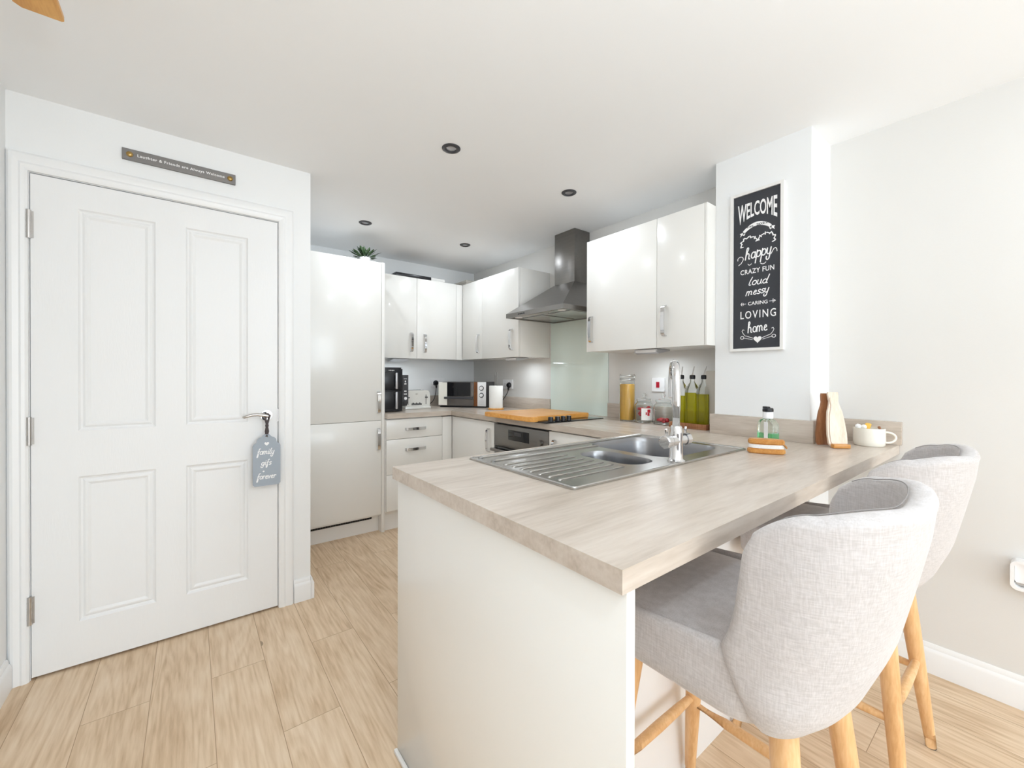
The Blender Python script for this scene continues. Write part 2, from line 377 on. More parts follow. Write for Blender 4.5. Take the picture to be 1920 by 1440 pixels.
G = {  # one-line handwriting; x-height 1
 'h': (1.05, [[(0, .0), (.0, 1.7)] + arc(.16, 1.7, .16, .3, 180, 0, 8) + [(.0, .8)], arc(.32, .55, .3, .45, 180, 0, 8) + [(.62, .2)] + arc(.77, .2, .15, .2, 180, 300, 5)]),
 'a': (1.0, [arc(.38, .5, .36, .5, 40, 390, 18), [(.74, .95), (.72, .2)] + arc(.85, .18, .13, .18, 180, 300, 5)]),
 'p': (.95, [[(.05, 1.15), (.0, -.95)], arc(.38, .5, .38, .5, 140, -150, 14)]),
 'y': (1.05, [[(.0, 1.0), (.02, .4)] + arc(.32, .4, .3, .4, 180, 360, 10) + [(.64, 1.0)], [(.66, 1.0), (.6, -.4)] + arc(.32, -.5, .28, .42, 0, -200, 12)]),
 'l': (.6, [[(.3, 1.85), (.08, .9), (.05, .25)] + arc(.25, .22, .2, .22, 180, 320, 6)]),
 'o': (.9, [arc(.38, .5, .36, .5, 90, 450, 20)]),
 'u': (1.0, [[(.05, 1.0), (.05, .35)] + arc(.34, .35, .29, .35, 180, 360, 8) + [(.63, 1.0)], [(.66, 1.0), (.66, .15), (.85, .1)]]),
 'd': (1.0, [arc(.36, .45, .34, .46, 40, 380, 18), [(.85, 1.9), (.7, .2)] + arc(.84, .16, .13, .16, 180, 300, 5)]),
 'm': (1.45, [[(.0, .0), (.05, 1.0)], arc(.29, .6, .24, .4, 170, 0, 8) + [(.53, .0)], arc(.79, .6, .26, .4, 175, 0, 8) + [(1.05, .15), (1.25, .1)]]),
 'e': (.85, [[(.05, .45), (.5, .6)] + arc(.36, .68, .2, .32, 0, 180, 8) + arc(.42, .4, .34, .4, 180, 320, 8)]),
 's': (.75, [arc(.36, .76, .24, .26, 20, 250, 8) + arc(.3, .24, .28, .26, 70, -160, 8)]),
 'f': (.75, [arc(.45, 1.6, .22, .3, 60, 180, 6) + [(.2, .6), (.12, -.7)] + arc(.25, -.7, .13, .2, 180, 360, 6) + [(.35, .1)], [(.0, .9), (.5, 1.0)]]),
 'i': (.5, [[(.1, 1.0), (.1, .2)] + arc(.24, .2, .14, .2, 180, 300, 5), [(.14, 1.45), (.15, 1.5)]]),
 'g': (.95, [arc(.36, .5, .34, .5, 40, 380, 16), [(.72, 1.0), (.66, -.4)] + arc(.36, -.45, .3, .4, 0, -190, 10)]),
 'r': (.75, [[(.05, 1.0), (.1, .0)], [(.1, .6)] + arc(.38, .6, .28, .35, 170, 40, 6)]),
 'v': (.85, [[(.0, 1.0), (.3, .0), (.62, .95), (.8, .9)]]),
}
def script_text(bm, txt, P, u0, v0, width, xh, w, slant=.25, rise=0.):
    tot = sum(G[c][0] for c in txt); k = width / tot; x = 0.
    for c in txt:
        for st in G[c][1]:
            pts = [(u0 + (x + px) * k + slant * py * xh, v0 + py * xh + rise * (x + px) * k) for px, py in st]
            ribbon(bm, pts, w, P)
        x += G[c][0]
def block_text(bm, txt, P, u0, v0, width, height, n=0., bold=.0, arch=None, spacing=1.):
    cu = bpy.data.curves.new('t', 'FONT'); cu.body = txt; cu.size = 1; cu.offset = bold; cu.resolution_u = 3; cu.space_character = spacing
    o = bpy.data.objects.new('t', cu); COL.objects.link(o)
    bpy.context.view_layer.update()
    me = bpy.data.meshes.new_from_object(o.evaluated_get(bpy.context.evaluated_depsgraph_get()))
    bpy.data.objects.remove(o); bpy.data.curves.remove(cu)
    xs = [v.co.x for v in me.vertices]; ys = [v.co.y for v in me.vertices]
    x0, x1, y0, y1 = min(xs), max(xs), min(ys), max(ys)
    if y0 > -.05: y0 = 0
    for v in me.vertices:
        a = (v.co.x - x0) / (x1 - x0); h = (v.co.y - y0) / (y1 - y0)
        vb, vt = v0, v0 + height
        if arch: vb = v0 - arch * (2 * a - 1) ** 2
        v.co = P(u0 + a * width, vb + h * (vt - vb), n)
    bm.from_mesh(me); bpy.data.meshes.remove(me)
def mapper(o, u, v, nn):
    o, u, v, nn = Vector(o), Vector(u), Vector(v), Vector(nn)
    return lambda x, y, z: o + u * x + v * y + nn * z
def poly(bm, pts, P, n=0.):
    t = bmesh.new(); es = []
    vs = [t.verts.new(P(x, y, n)) for x, y in pts]
    es = [t.edges.new((vs[i], vs[(i + 1) % len(vs)])) for i in range(len(vs))]
    bmesh.ops.triangle_fill(t, use_beauty=True, edges=es); merge(bm, t)
def heart(cx, cy, s):
    out = []
    for i in range(28):
        a = 2 * math.pi * i / 28
        out.append((cx + s * 16 * math.sin(a) ** 3 / 17, cy + s * (13 * math.cos(a) - 5 * math.cos(2 * a) - 2 * math.cos(3 * a) - math.cos(4 * a)) / 17))
    return out

# ------------------------------------------------------------------ the room
XL, XR, YB, YR, ZC = -.56, 2.385, 3.75, -5.6, 2.292
YD, XD = 2.44, .51            # door partition face, its end
PX, PY0, PY1 = 2.13, .633, 1.047   # pillar
struct('floor', box(XL - .1, YR - .1, -.06, XR + .1, YB + .1, 0), 'floor')
struct('ceiling', box(XL - .1, YR - .1, ZC, XR + .1, YB + .1, ZC + .08), 'ceiling')
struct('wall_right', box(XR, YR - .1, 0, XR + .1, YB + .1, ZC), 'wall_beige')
struct('wall_back', box(XD, YB, 0, XR, YB + .1, ZC), 'wall')
b = BM(); plate(b, [(YR, 0), (YD, 0), (YD, ZC), (YR, ZC)], [[(-3.75, .8), (-1.85, .8), (-1.85, 2.1), (-3.75, 2.1)]], -.1, 0, ((XL, 0, 0), (0, 1, 0), (0, 0, 1), (1, 0, 0)))
struct('wall_left', b, 'wall')
b = BM(); plate(b, [(XL, 0), (XR, 0), (XR, ZC), (XL, ZC)], [[(0., .1), (2.3, .1), (2.3, 2.2), (0., 2.2)]], -.1, 0, ((0, YR, 0), (1, 0, 0), (0, 0, 1), (0, 1, 0)))
struct('wall_rear', b, 'wall')
# door partition with the door opening in it, running back to the kitchen wall on its right end
b = BM(); plate(b, [(XL, 0), (-.50, 0), (-.50, 1.995), (.356, 1.995), (.356, 0), (XD, 0), (XD, ZC), (XL, ZC)], [], 0, .12, ((0, YD, 0), (1, 0, 0), (0, 0, 1), (0, 1, 0)))
bx(b, XD - .1, YD + .12, 0, XD, YB, ZC)
struct('wall_door', b, 'wall')
struct('door_light_blocker', box(-.499, YD + .07, .0005, .355, YD + .11, 1.994), 'shadowgap')  # unseen dark sheet added to block sky light and darken the door gap
struct('wall_pillar', box(PX, PY0, 0, XR, PY1, ZC), 'wall')
# windows (behind the camera; the side one is added for its light)
def window(name, fr, w, h, n):
    o = None; b = BM(); t = .05
    plate(b, [(0, 0), (w, 0), (w, h), (0, h)], [[(t + i * (w - t) / n, t), ((i + 1) * (w - t) / n, t), ((i + 1) * (w - t) / n, h - t), (t + i * (w - t) / n, h - t)] for i in range(n)], -.07, -.02, fr)
    o = struct(name, b, 'satin'); return o
window('window_1', ((0, YR, .1), (1, 0, 0), (0, 0, 1), (0, 1, 0)), 2.3, 2.1, 3)
window('added_side_window', ((XL, -3.75, .8), (0, 1, 0), (0, 0, 1), (1, 0, 0)), 1.9, 1.3, 2)

def skirting(name, p0, p1, nrm, h=.118, t=.016):
    """moulded skirting from p0 to p1, standing off along nrm"""
    prof = [(0, 0), (t, 0), (t, h * .72), (t * .8, h * .80), (t * .55, h * .84), (t * .5, h * .93), (t * .25, h), (0, h)]
    bm = BM(); p0 = Vector(p0); p1 = Vector(p1); nn = Vector(nrm)
    L = [[bm.verts.new(p + nn * a + Vector((0, 0, z))) for a, z in prof] for p in (p0, p1)]
    for i in range(len(prof)): bm.faces.new((L[0][i], L[0][(i + 1) % len(prof)], L[1][(i + 1) % len(prof)], L[1][i]))
    bm.faces.new(L[0]); bm.faces.new(L[1]); bmesh.ops.recalc_face_normals(bm, faces=bm.faces)
    return struct(name, bm, 'satin', sharp=25)
skirting('baseboard_right', (XR, YR, 0), (XR, PY0, 0), (-1, 0, 0))
skirting('baseboard_left', (XL, YR, 0), (XL, YD - .02, 0), (1, 0, 0))
o = skirting('baseboard_door', (.428, YD, 0), (XD - .001, YD, 0), (0, -1, 0))
skirting('baseboard_return', (XD, YD - .016, 0), (XD, YD + .62, 0), (1, 0, 0))
# architrave
def archi():
    bm = BM(); z1 = 2.062
    prof = [(0, 0), (.068, 0), (.068, .010), (.060, .016), (.050, .018), (.030, .014), (.022, .018), (.010, .016), (0, .010)]
    def leg(p0, p1, acr, m0=None, m1=None):
        p0 = Vector(p0); p1 = Vector(p1); acr = Vector(acr); d = (p1 - p0).normalized()
        L = []
        for p, mm in ((p0, m0), (p1, m1)):
            L.append([bm.verts.new(p + acr * a + Vector((0, -1, 0)) * t + d * (mm * a if mm else 0)) for a, t in prof])
        k = len(prof)
        for i in range(k): bm.faces.new((L[0][i], L[0][(i + 1) % k], L[1][(i + 1) % k], L[1][i]))
        bm.faces.new(L[0]); bm.faces.new(L[1])
    y = YD
    leg((.358, y, 0), (.358, y, 1.997), (1, 0, 0), None, 1)
    leg((-.502, y, 0), (-.502, y, 1.997), (-.80, 0, 0), None, 1 * 1.0)
    leg((-.502, y, 1.997), (.358, y, 1.997), (0, 0, 1), -1 * .8, 1)
    bmesh.ops.recalc_face_normals(bm, faces=bm.faces)
    return struct('trim_1', bm, 'satin', sharp=25)
archi()

# ------------------------------------------------------------------ the door
def door():
    x0, x1, z0, z1 = -.497, .353, .011, 1.990; yf = YD - .004; rects = []
    for a, b_ in ((-.367, -.125), (-.019, .224)):
        rects += [(a, .187, b_, .784), (a, .973, b_, 1.884)]
    bm = BM()
    P = lambda x, z, d: Vector((x, yf + d, z))
    t = bmesh.new()
    outer = [(x0, z0), (x1, z0), (x1, z1), (x0, z1)]
    es = []
    for loop in [outer] + [[(a, c), (b_, c), (b_, d), (a, d)] for a, c, b_, d in rects]:
        vs = [t.verts.new(P(x, z, 0)) for x, z in loop]; es += [t.edges.new((vs[i], vs[(i + 1) % 4])) for i in range(4)]
    bmesh.ops.triangle_fill(t, use_beauty=True, edges=es)
    for a, c, b_, d in rects:
        steps = [(0, 0), (.006, .007), (.012, .009), (.020, .004), (.026, .0035), (.036, .0085), (.040, .0085)]
        prev = None
        for ins, dep in steps:
            vs = [t.verts.new(P(x, z, dep)) for x, z in ((a + ins, c + ins), (b_ - ins, c + ins), (b_ - ins, d - ins), (a + ins, d - ins))]
            if prev:
                for i in range(4): t.faces.new((prev[i], prev[(i + 1) % 4], vs[(i + 1) % 4], vs[i]))
            prev = vs
        t.faces.new(prev)
    for i in range(4):
        (xa, za), (xb, zb) = outer[i], outer[(i + 1) % 4]
        t.faces.new([t.verts.new(P(xa, za, 0)), t.verts.new(P(xb, zb, 0)), t.verts.new(P(xb, zb, .04)), t.verts.new(P(xa, za, .04))])
    t.faces.new([t.verts.new(P(x, z, .04)) for x, z in outer])
    bmesh.ops.remove_doubles(t, verts=t.verts, dist=1e-5); bmesh.ops.recalc_face_normals(t, faces=t.faces)
    merge(bm, t)
    d = struct('door_1', bm, 'door', sharp=15)
    for zc in (1.79, .982, .279):
        b2 = BM(); cyl(b2, (-.500, YD - .012, zc - .055), (-.500, YD - .012, zc + .055), .0075, n=14)
        for q in (-.033, -.011, .011, .033): cyl(b2, (-.500, YD - .012, zc + q - .0008), (-.500, YD - .012, zc + q + .0008), .0082, n=14)
        bx(b2, -.505, YD - .008, zc - .052, -.488, YD - .003, zc + .052)
        obj('hinge', b2, 'nickel', d)
    # lever handle
    b2 = BM(); c = Vector((.303, yf, 1.0))
    cyl(b2, c, c + Vector((0, -.009, 0)), .026, n=28); cyl(b2, c + Vector((0, -.009, 0)), c + Vector((0, -.05, 0)), .009, n=16)
    h = obj('door_handle', b2, 'chrome', d)
    b2 = BM(); y = yf - .05
    tube(b2, [(.312, y + .004, 1.0), (.303, y, 1.0), (.285, y, 1.004), (.26, y, 1.009), (.235, y, 1.008), (.213, y, 1.002), (.203, y + .002, .999), (.199, y + .006, 1.0)], [.008, .009, .0085, .0075, .007, .0068, .0065, .005], n=12)
    obj('lever', b2, 'nickel', h)
    b2 = BM(); bx(b2, .3535, YD - .008, .965, .3565, YD + .01, 1.03); obj('latch_plate', b2, 'nickel', d)
door()

# hanging gift-tag sign
def hang_tag():
    y = YD - .062
    t = thing('hanging_tag_sign', 'blue-grey gift tag shaped sign with white script hanging from the door handle', 'sign', (.297, y, .655))
    o2 = [(.238, .664), (.246, .655), (.349, .655), (.357, .664), (.357, .852), (.352, .862), (.341, .868), (.338, .884), (.330, .893), (.319, .896), (.312, .905), (.304, .913), (.297, .915), (.290, .913), (.282, .905), (.275, .896), (.264, .893), (.256, .884), (.253, .868), (.242, .862), (.238, .852)]
    b = BM(); plate(b, o2, [[(.297 + .006 * math.cos(a * math.pi / 5), .9 + .006 * math.sin(a * math.pi / 5)) for a in range(10)]], 0, .008, ((0, y, 0), (1, 0, 0), (0, 0, 1), (0, 1, 0)))
    obj('tag_board', b, 'bluegrey', t)
    P = mapper((0, y - .0006, 0), (1, 0, 0), (0, 0, 1), (0, -1, 0))
    b = BM(); poly(b, heart(.297, .863, .011), P); obj('heart_mark', b, 'chalk', t)
    for txt, u, v, w, xh in (('family', .256, .812, .075, .015), ('gifs', .273, .758, .044, .014), ('forever', .255, .690, .082, .0145)):
        b = BM(); script_text(b, txt, P, u, v, w, xh, .0038)
        if txt == 'gifs': ribbon(b, [(.283, .727), (.284, .727)], .008, P)
        obj('lettering', b, 'chalk', t)
    b = BM(); yy = y + .004
    tube(b, [(.297, yy, .898), (.293, yy - .006, .925), (.298, yy - .006, .955), (.292, yy - .004, .985), (.290, yy - .002, 1.003), (.297, yy + .004, 1.013)], 0, rect=(.010, .0025), side=(1, 0, 0))
    tube(b, [(.297, yy, .898), (.302, yy - .007, .925), (.297, yy - .008, .955), (.305, yy - .004, .985), (.308, yy - .002, 1.003), (.300, yy + .004, 1.014)], 0, rect=(.010, .0025), side=(1, 0, 0))
    bx(b, .290, yy - .012, .947, .305, yy - .003, .960, .003)
    obj('ribbon', b, 'ribbon', t)
hang_tag()

# slim sign above the door
def door_sign():
    y = YD - .012
    t = thing('wall_plaque', 'long slim grey plaque with small white lettering above the door', 'sign', (-.03, YD, 2.13))
    obj('plaque_board', box(-.234, y, 2.131, .172, YD - .0005, 2.179, .0015), 'slate', t)
    P = mapper((0, y - .0006, 0), (1, 0, 0), (0, 0, 1), (0, -1, 0))
    b = BM(); block_text(b, 'Laughter & Friends are Always Welcome', P, -.184, 2.147, .312, .0155, bold=.02, spacing=1.15)
    obj('lettering', b, 'chalk', t)
    for x in (-.209, .150):
        b = BM(); lathe(b, (0, 0, 0), [(.0001, .0), (.0115, .0), (.0115, .002), (.009, .005), (.005, .0065), (0, .007)], 20)
        bmesh.ops.transform(b, matrix=Matrix.Translation((x, y, 2.155)) @ Matrix.Rotation(R(90), 4, 'X'), verts=b.verts)
        obj('screw_cap', b, 'brass', t)
door_sign()

# ------------------------------------------------------------------ handles, cabinets
def bow_handle(parent, c, axis, out, L=.165, w=.021, proud=.027):
    """flat chrome bow handle centred at c on the face; axis = its long direction, out = away from the face"""
    c, ax, ou = Vector(c), Vector(axis), Vector(out); side = ax.cross(ou)
    pts = []
    for s, q in ((-.5, 0), (-.485, .55), (-.43, .88), (-.25, 1), (0, 1.06), (.25, 1), (.43, .88), (.485, .55), (.5, 0)): pts.append(c + ax * s * L + ou * q * proud)
    b = BM(); tube(b, pts, 0, rect=(w, .006), side=side); return obj('handle', b, 'chrome', parent)
def panel(parent, name, x0, y0, z0, x1, y1, z1, m='gloss', bev=.0015):
    return obj(name, box(x0, y0, z0, x1, y1, z1, bev), m, parent)
g = .0015
YK = .865   # top of fronts
# tall fridge housing
t = thing('tall_fridge_cabinet', 'tall gloss cream fridge freezer housing with two doors beside the door wall', 'cabinet', (.9, 3.45, 0))
obj('carcass', box(.60, 3.14, .13, 1.152, YB - .002, 2.066), 'carcass', t)
d = panel(t, 'door', .58, 3.12, .863 + g, 1.150, 3.14, 2.068); bow_handle(d, (1.126, 3.12, 1.002), (0, 0, 1), (0, -1, 0))
d = panel(t, 'door', .58, 3.12, .145, 1.150, 3.14, .863 - g); bow_handle(d, (1.126, 3.12, .721), (0, 0, 1), (0, -1, 0))
panel(t, 'end_panel', 1.153, 3.12, 0, 1.177, YB - .002, 2.070)
obj('plinth', box(.58, 3.19, 0, 1.152, 3.205, .13), 'carcass', t)
b = BM()
bx(b, .60, 3.183, .100, 1.10, 3.19, .143, .004)
o_ = obj('plinth_vent', b, 'shadowgap', t)
b = BM()
for i in range(28): bx(b, .605 + i * .0175, 3.180, .104, .608 + i * .0175, 3.184, .139)
obj('vent_slat', b, 'darkgrey', o_)
# drawer unit
t = thing('drawer_cabinet', 'gloss white three drawer base unit beside the fridge housing', 'drawers', (1.42, 3.4, 0))
obj('carcass', box(1.178, 3.105, .15, 1.654, YB - .002, .87), 'carcass', t)
for z0, z1, hz in ((.7135, YK, .787), (.443, .7105, .627), (.163, .440, .40)):
    d = panel(t, 'drawer', 1.179, 3.085, z0, 1.652, 3.104, z1); bow_handle(d, (1.414, 3.085, hz), (1, 0, 0), (0, -1, 0), L=.17)
obj('plinth', box(1.178, 3.15, 0, 1.654, 3.165, .15), 'carcass', t)
# corner base
t = thing('corner_base_cabinet', 'gloss cream base cabinet in the corner left of the oven', 'cabinet', (2.05, 2.8, 0))
obj('carcass', box(1.765, 2.465, .15, XR - .005, 3.744, .87), 'carcass', t)
d = panel(t, 'door', 1.745, 2.466, .163, 1.764, 3.083, YK); bow_handle(d, (1.745, 2.528, .73), (0, 0, 1), (-1, 0, 0), L=.17)
panel(t, 'corner_post', 1.655, 3.085, .163, 1.744, 3.104, YK)
obj('plinth', box(1.805, 2.465, 0, 1.82, 3.165, .15), 'carcass', t)
# base cabinet right of the oven
t = thing('base_cabinet', 'gloss cream base cabinet right of the oven running behind the sink', 'cabinet', (2.05, 1.6, 0))
obj('carcass', box(1.765, 1.272, .15, XR - .005, 1.878, .87), 'carcass', t)
d = panel(t, 'door', 1.745, 1.29, .163, 1.764, 1.880, YK); bow_handle(d, (1.745, 1.826, .73), (0, 0, 1), (-1, 0, 0), L=.17)
obj('plinth', box(1.805, 1.29, 0, 1.82, 1.88, .15), 'carcass', t)
# built-under oven
t = thing('built_in_oven', 'stainless steel built-under oven with dark digital display', 'oven', (2.05, 2.17, 0))
Y0, Y1 = 1.884, 2.462
obj('oven_body', box(1.772, Y0, .15, 2.33, Y1, .868), 'darkgrey', t)
fas = obj('control_panel', box(1.742, Y0, .705, 1.772, Y1, .860, .002), 'steel', t)
dsp = obj('display', box(1.7405, 2.068, .762, 1.743, 2.292, .832, .001), 'blackglass', fas)
obj('screen', box(1.7398, 2.15, .797, 1.7405, 2.225, .820), 'darkgrey', dsp)
for y in (2.25, 2.10):
    for z in (.778, .80): pass
b = BM(); cyl(b, (1.742, 1.948, .782), (1.722, 1.948, .782), .019, .016, n=28); obj('knob', b, 'steel', fas)
dr = obj('oven_door', box(1.746, Y0, .21, 1.772, Y1, .700, .002), 'blackglass', t)
b = BM(); bx(b, 1.742, Y0 + .003, .215, 1.747, Y1 - .003, .655, .002); obj('door_skin', b, 'steel', dr)
b = BM(); bx(b, 1.7405, Y0 + .06, .27, 1.743, Y1 - .06, .56, .001); obj('window', b, 'blackglass', dr)
b = BM(); bx(b, 1.700, Y0 + .02, .668, 1.714, Y1 - .005, .690, .005, 3); bx(b, 1.71, Y0 + .03, .672, 1.748, Y0 + .045, .686); bx(b, 1.71, Y1 - .022, .672, 1.748, Y1 - .008, .686)
obj('handle', b, 'steel', dr)
obj('plinth', box(1.805, Y0, 0, 1.82, Y1, .15), 'carcass', t)
# peninsula: end panel + units + back panel
t = thing('peninsula_cabinet', 'gloss cream peninsula base with end panel under the breakfast bar', 'cabinet', (1.1, .97, 0))
panel(t, 'end_panel', .521, .388, .0, .542, 1.268, .875, bev=.001)
b = BM()
for bb in ((.543, .686, .15, .561, 1.245, .874), (1.726, .686, .15, 1.744, 1.245, .874), (.561, .686, .15, 1.726, 1.245, .168), (.561, .686, .168, 1.726, .698, .70)): bx(b, *bb)
obj('carcass', b, 'carcass', t)
for x0, x1 in ((.545, 1.14), (1.143, 1.74)):
    d = panel(t, 'door', x0, 1.246, .163, x1, 1.264, YK); bow_handle(d, (x1 - .05, 1.264, .73), (0, 0, 1), (0, 1, 0), L=.17)
panel(t, 'back_panel', .5425, .669, 0, PX - .001, .685, .874, m='satin')
obj('plinth', box(.543, 1.20, 0, 1.74, 1.215, .15), 'carcass', t)
obj('end_panel_trim', box(.509, .385, 0, .5208, 1.270, .012, .003), 'satin', t)

# wall cabinets
def wallcab(name, label, root, carc, doors, endp=None):
    t = thing(name, label, 'cabinet', root, 'wall cabinets')
    obj('carcass', box(*carc), 'carcass', t)
    for (bb, hc, out) in doors:
        d = panel(t, 'door', *bb)
        if hc: bow_handle(d, hc, (0, 0, 1), out)
    for e in (endp or []): panel(t, e[0], *e[1:])
    return t
ZU0, ZU1 = 1.358, 2.068
wallcab('wall_cabinet', 'gloss cream double wall cabinet above the toaster and microwave', (1.6, 3.6, ZU0), (1.179, 3.441, ZU0 + .003, 1.975, YB - .001, ZU1 - .002),
        [((1.20, 3.42, ZU0, 1.5795, 3.44, ZU1), (1.527, 3.42, 1.50), (0, -1, 0)), ((1.5825, 3.42, ZU0, 1.978, 3.44, ZU1), (1.654, 3.42, 1.495), (0, -1, 0))],
        [('filler_panel', 1.981, 3.42, ZU0, 2.044, 3.44, ZU1)])
wallcab('wall_cabinet', 'gloss cream corner wall cabinet between the corner and the cooker hood', (2.2, 3.0, ZU0), (2.066, 2.584, ZU0 + .003, XR - .001, 3.745, ZU1 - .002),
        [((2.045, 3.08 + g, ZU0, 2.065, 3.418, ZU1), (2.045, 3.13, 1.495), (-1, 0, 0)), ((2.045, 2.565, ZU0, 2.065, 3.08 - g, ZU1), (2.045, 2.645, 1.50), (-1, 0, 0))],
        [('end_panel', 2.066, 2.563, ZU0, XR - .001, 2.583, ZU1)])
wallcab('wall_cabinet', 'large gloss white wall cabinet between the cooker hood and the chalkboard pillar', (2.2, 1.45, 1.362), (2.066, 1.050, 1.365, XR - .001, 1.846, 2.075),
        [((2.045, 1.332 + g, 1.362, 2.065, 1.847, 2.078), (2.045, 1.802, 1.505), (-1, 0, 0)), ((2.045, 1.062, 1.362, 2.065, 1.332 - g, 2.078), (2.045, 1.280, 1.507), (-1, 0, 0))],
        [('filler_panel', 2.045, 1.0475, 1.362, PX + .10, 1.0600, 2.078)])
UCL = .6
for lab, c, rz in (('slim silver under-cabinet light above the spaghetti jar', (2.20, 1.45, 1.362), 0), ('slim white under-cabinet light above the kitchen roll', (2.20, 2.75, 1.358), 0), ('slim dark-edged under-cabinet light above the black air fryer', (1.47, 3.55, 1.358), R(-90))):
    t = thing('under_cabinet_light', lab, 'light', c, 'under-cabinet lights', rz)
    # triangular wedge housing, local: long along y, thick to the back
    b = BM(); prof = [(-.085, 0), (.05, 0), (.05, -.006), (-.06, -.026), (-.085, -.020)]
    L = [[b.verts.new((x, y, z)) for x, z in prof] for y in (-.075, .075)]
    for i in range(5): b.faces.new((L[0][i], L[0][(i + 1) % 5], L[1][(i + 1) % 5], L[1][i]))
    b.faces.new(L[0]); b.faces.new(L[1]); bmesh.ops.recalc_face_normals(b, faces=b.faces)
    obj('housing', b, 'silver', t, local=True)
    _l = bpy.data.lights.new('under_cabinet_lamp', 'AREA'); _l.shape = 'RECTANGLE'; _l.size = .12; _l.size_y = .12; _l.energy = UCL; _l.color = (.86, .94, 1.0)
    _o = bpy.data.objects.new('under_cabinet_lamp', _l); COL.objects.link(_o); _o.location = (c[0], c[1], c[2] - .030)
    b = BM(); bx(b, -.088, -.068, -.019, -.0845, .068, -.003, .001); obj('lens', b, 'white', t, local=True)

# ------------------------------------------------------------------ worktop and upstands
SX0, SX1, SY0, SY1 = .761, 1.745, .729, 1.230     # sink outline
WZ0, WZ1 = .875, .913
t = thing('worktop', 'pale limed oak laminate worktop running round the kitchen and out over the breakfast bar', 'worktop', (1.5, 1.6, WZ0))
b = BM(); plate(b, [(.506, .385), (XR - .001, .385), (XR - .001, PY0 - .0015), (PX - .0015, PY0 - .0015), (PX - .0015, PY1), (PX, 1.2735), (.506, 1.2735)],
      [rrect(1.05, .75, 1.725, 1.21, .05)], WZ0, WZ1)
obj('breakfast_bar_top', b, 'wt_x', t, sharp=30)
b = BM(); plate(b, [(1.727, 1.2745), (PX + .0, 1.2745), (PX + .0, PY1 + .0015), (XR - .001, PY1 + .0015), (XR - .001, 3.749), (1.727, 3.066)], [], WZ0, WZ1)
obj('hob_run_top', b, 'wt_y', t, sharp=30)
b = BM(); plate(b, [(1.1785, 3.066), (1.7262, 3.066), (XR - .003, 3.749), (1.1785, 3.749)], [], WZ0, WZ1)
obj('back_run_top', b, 'wt_x', t, sharp=30)
u = .018; UZ = 1.012
def up(x0, y0, x1, y1, m): obj('upstand', box(x0, y0, WZ1 + .0003, x1, y1, UZ, .001), m, t)
up(1.179, YB - u, XR - u - .001, YB - .0005, 'wt_x')
up(XR - u, 2.548, XR - .0005, YB - .0005, 'wt_y')
up(XR - u, PY1 + .020, XR - .0005, 1.938, 'wt_y')
up(PX - u, PY0 - u, PX - .0005, PY1 + u, 'wt_y')
up(PX, PY0 - u, XR - u - .0005, PY0 - .0005, 'wt_x')
up(XR - u, .376, XR - .0005, PY0 - .0005, 'wt_y')
up(PX, PY1 + .0005, XR - u - .0005, PY1 + u, 'wt_x')
# splashback
o = obj('glass_splashback', box(XR - .007, 1.942, WZ1 + .0005, XR - .0005, 2.544, 1.66, .001), 'splash')
tag(o, 'pale green glass splashback on the wall behind the hob', 'splashback')

# ------------------------------------------------------------------ sink and tap
def sink():
    t = thing('sink', 'stainless steel one and a half bowl sink with ribbed drainer let into the peninsula', 'sink', (1.25, .98, WZ1))
    zt = WZ1 + .005
    main = rrect(1.300, .800, 1.690, 1.185, .075, 8); half = rrect(1.105, .800, 1.250, 1.060, .060, 8)
    b = BM()
    plate(b, rrect(SX0, SY0, SX1, SY1, .012, 3), [main, half], WZ1 + .0004, zt)
    # raised rolled rim
    rim = rrect(SX0 + .006, SY0 + .006, SX1 - .006, SY1 - .006, .012, 3)
    tube(b, [(x, y, zt) for x, y in rim + rim[:1]], .003, n=8)
    obj('deck', b, 'sinksteel', t)
    for nm, loop, (cx, cy), dep in (('main_bowl', main, (1.495, .99), .17), ('half_bowl', half, (1.178, .93), .10)):
        b = BM(); rings = []
        for sc, z in ((1.0, 0), (.985, -.006), (.965, -.02), (.95, -dep * .75), (.93, -dep * .9), (.87, -dep * .98), (.78, -dep), (.16, -dep - .004)):
            rings.append([b.verts.new((cx + (x - cx) * sc, cy + (y - cy) * sc, zt + z)) for x, y in loop])
        k = len(loop)
        for A, B in zip(rings, rings[1:]):
            for i in range(k): b.faces.new((A[i], A[(i + 1) % k], B[(i + 1) % k], B[i]))
        b.faces.new(rings[-1]); bmesh.ops.recalc_face_normals(b, faces=b.faces)
        bw = obj(nm, b, 'bowlsteel', t, sharp=50)
        b = BM(); lathe(b, (cx, cy, zt - dep - .004), [(0, .001), (.012, .001), (.014, .003), (.036, .004), (.042, .0045), (.045, .0035)], 28); obj('drain', b, 'chrome', bw)
    # drainer ribs and raised back ledge
    for i, y in enumerate([.815 + .041 * k for k in range(7)]):
        b = BM(); e = 1.075 if y < 1.07 else 1.24
        tube(b, [(.79, y, zt - .001), (.80, y, zt + .0012), (e - .02, y, zt + .0012), (e, y, zt - .001)], 0, rect=(.009, .003), side=(0, 1, 0)); obj('drainer_rib', b, 'sinksteel', t, sharp=0)
    b = BM(); tube(b, [(.785, 1.125, zt), (.80, 1.125, zt + .002), (1.30, 1.125, zt + .002), (1.315, 1.125, zt)], .004, n=10); obj('drainer_rib', b, 'sinksteel', t)
    b = BM(); tube(b, [(.785, 1.200, zt), (.80, 1.200, zt + .002), (1.70, 1.200, zt + .002), (1.715, 1.200, zt)], .0045, n=10); obj('drainer_rib', b, 'sinksteel', t)
sink()
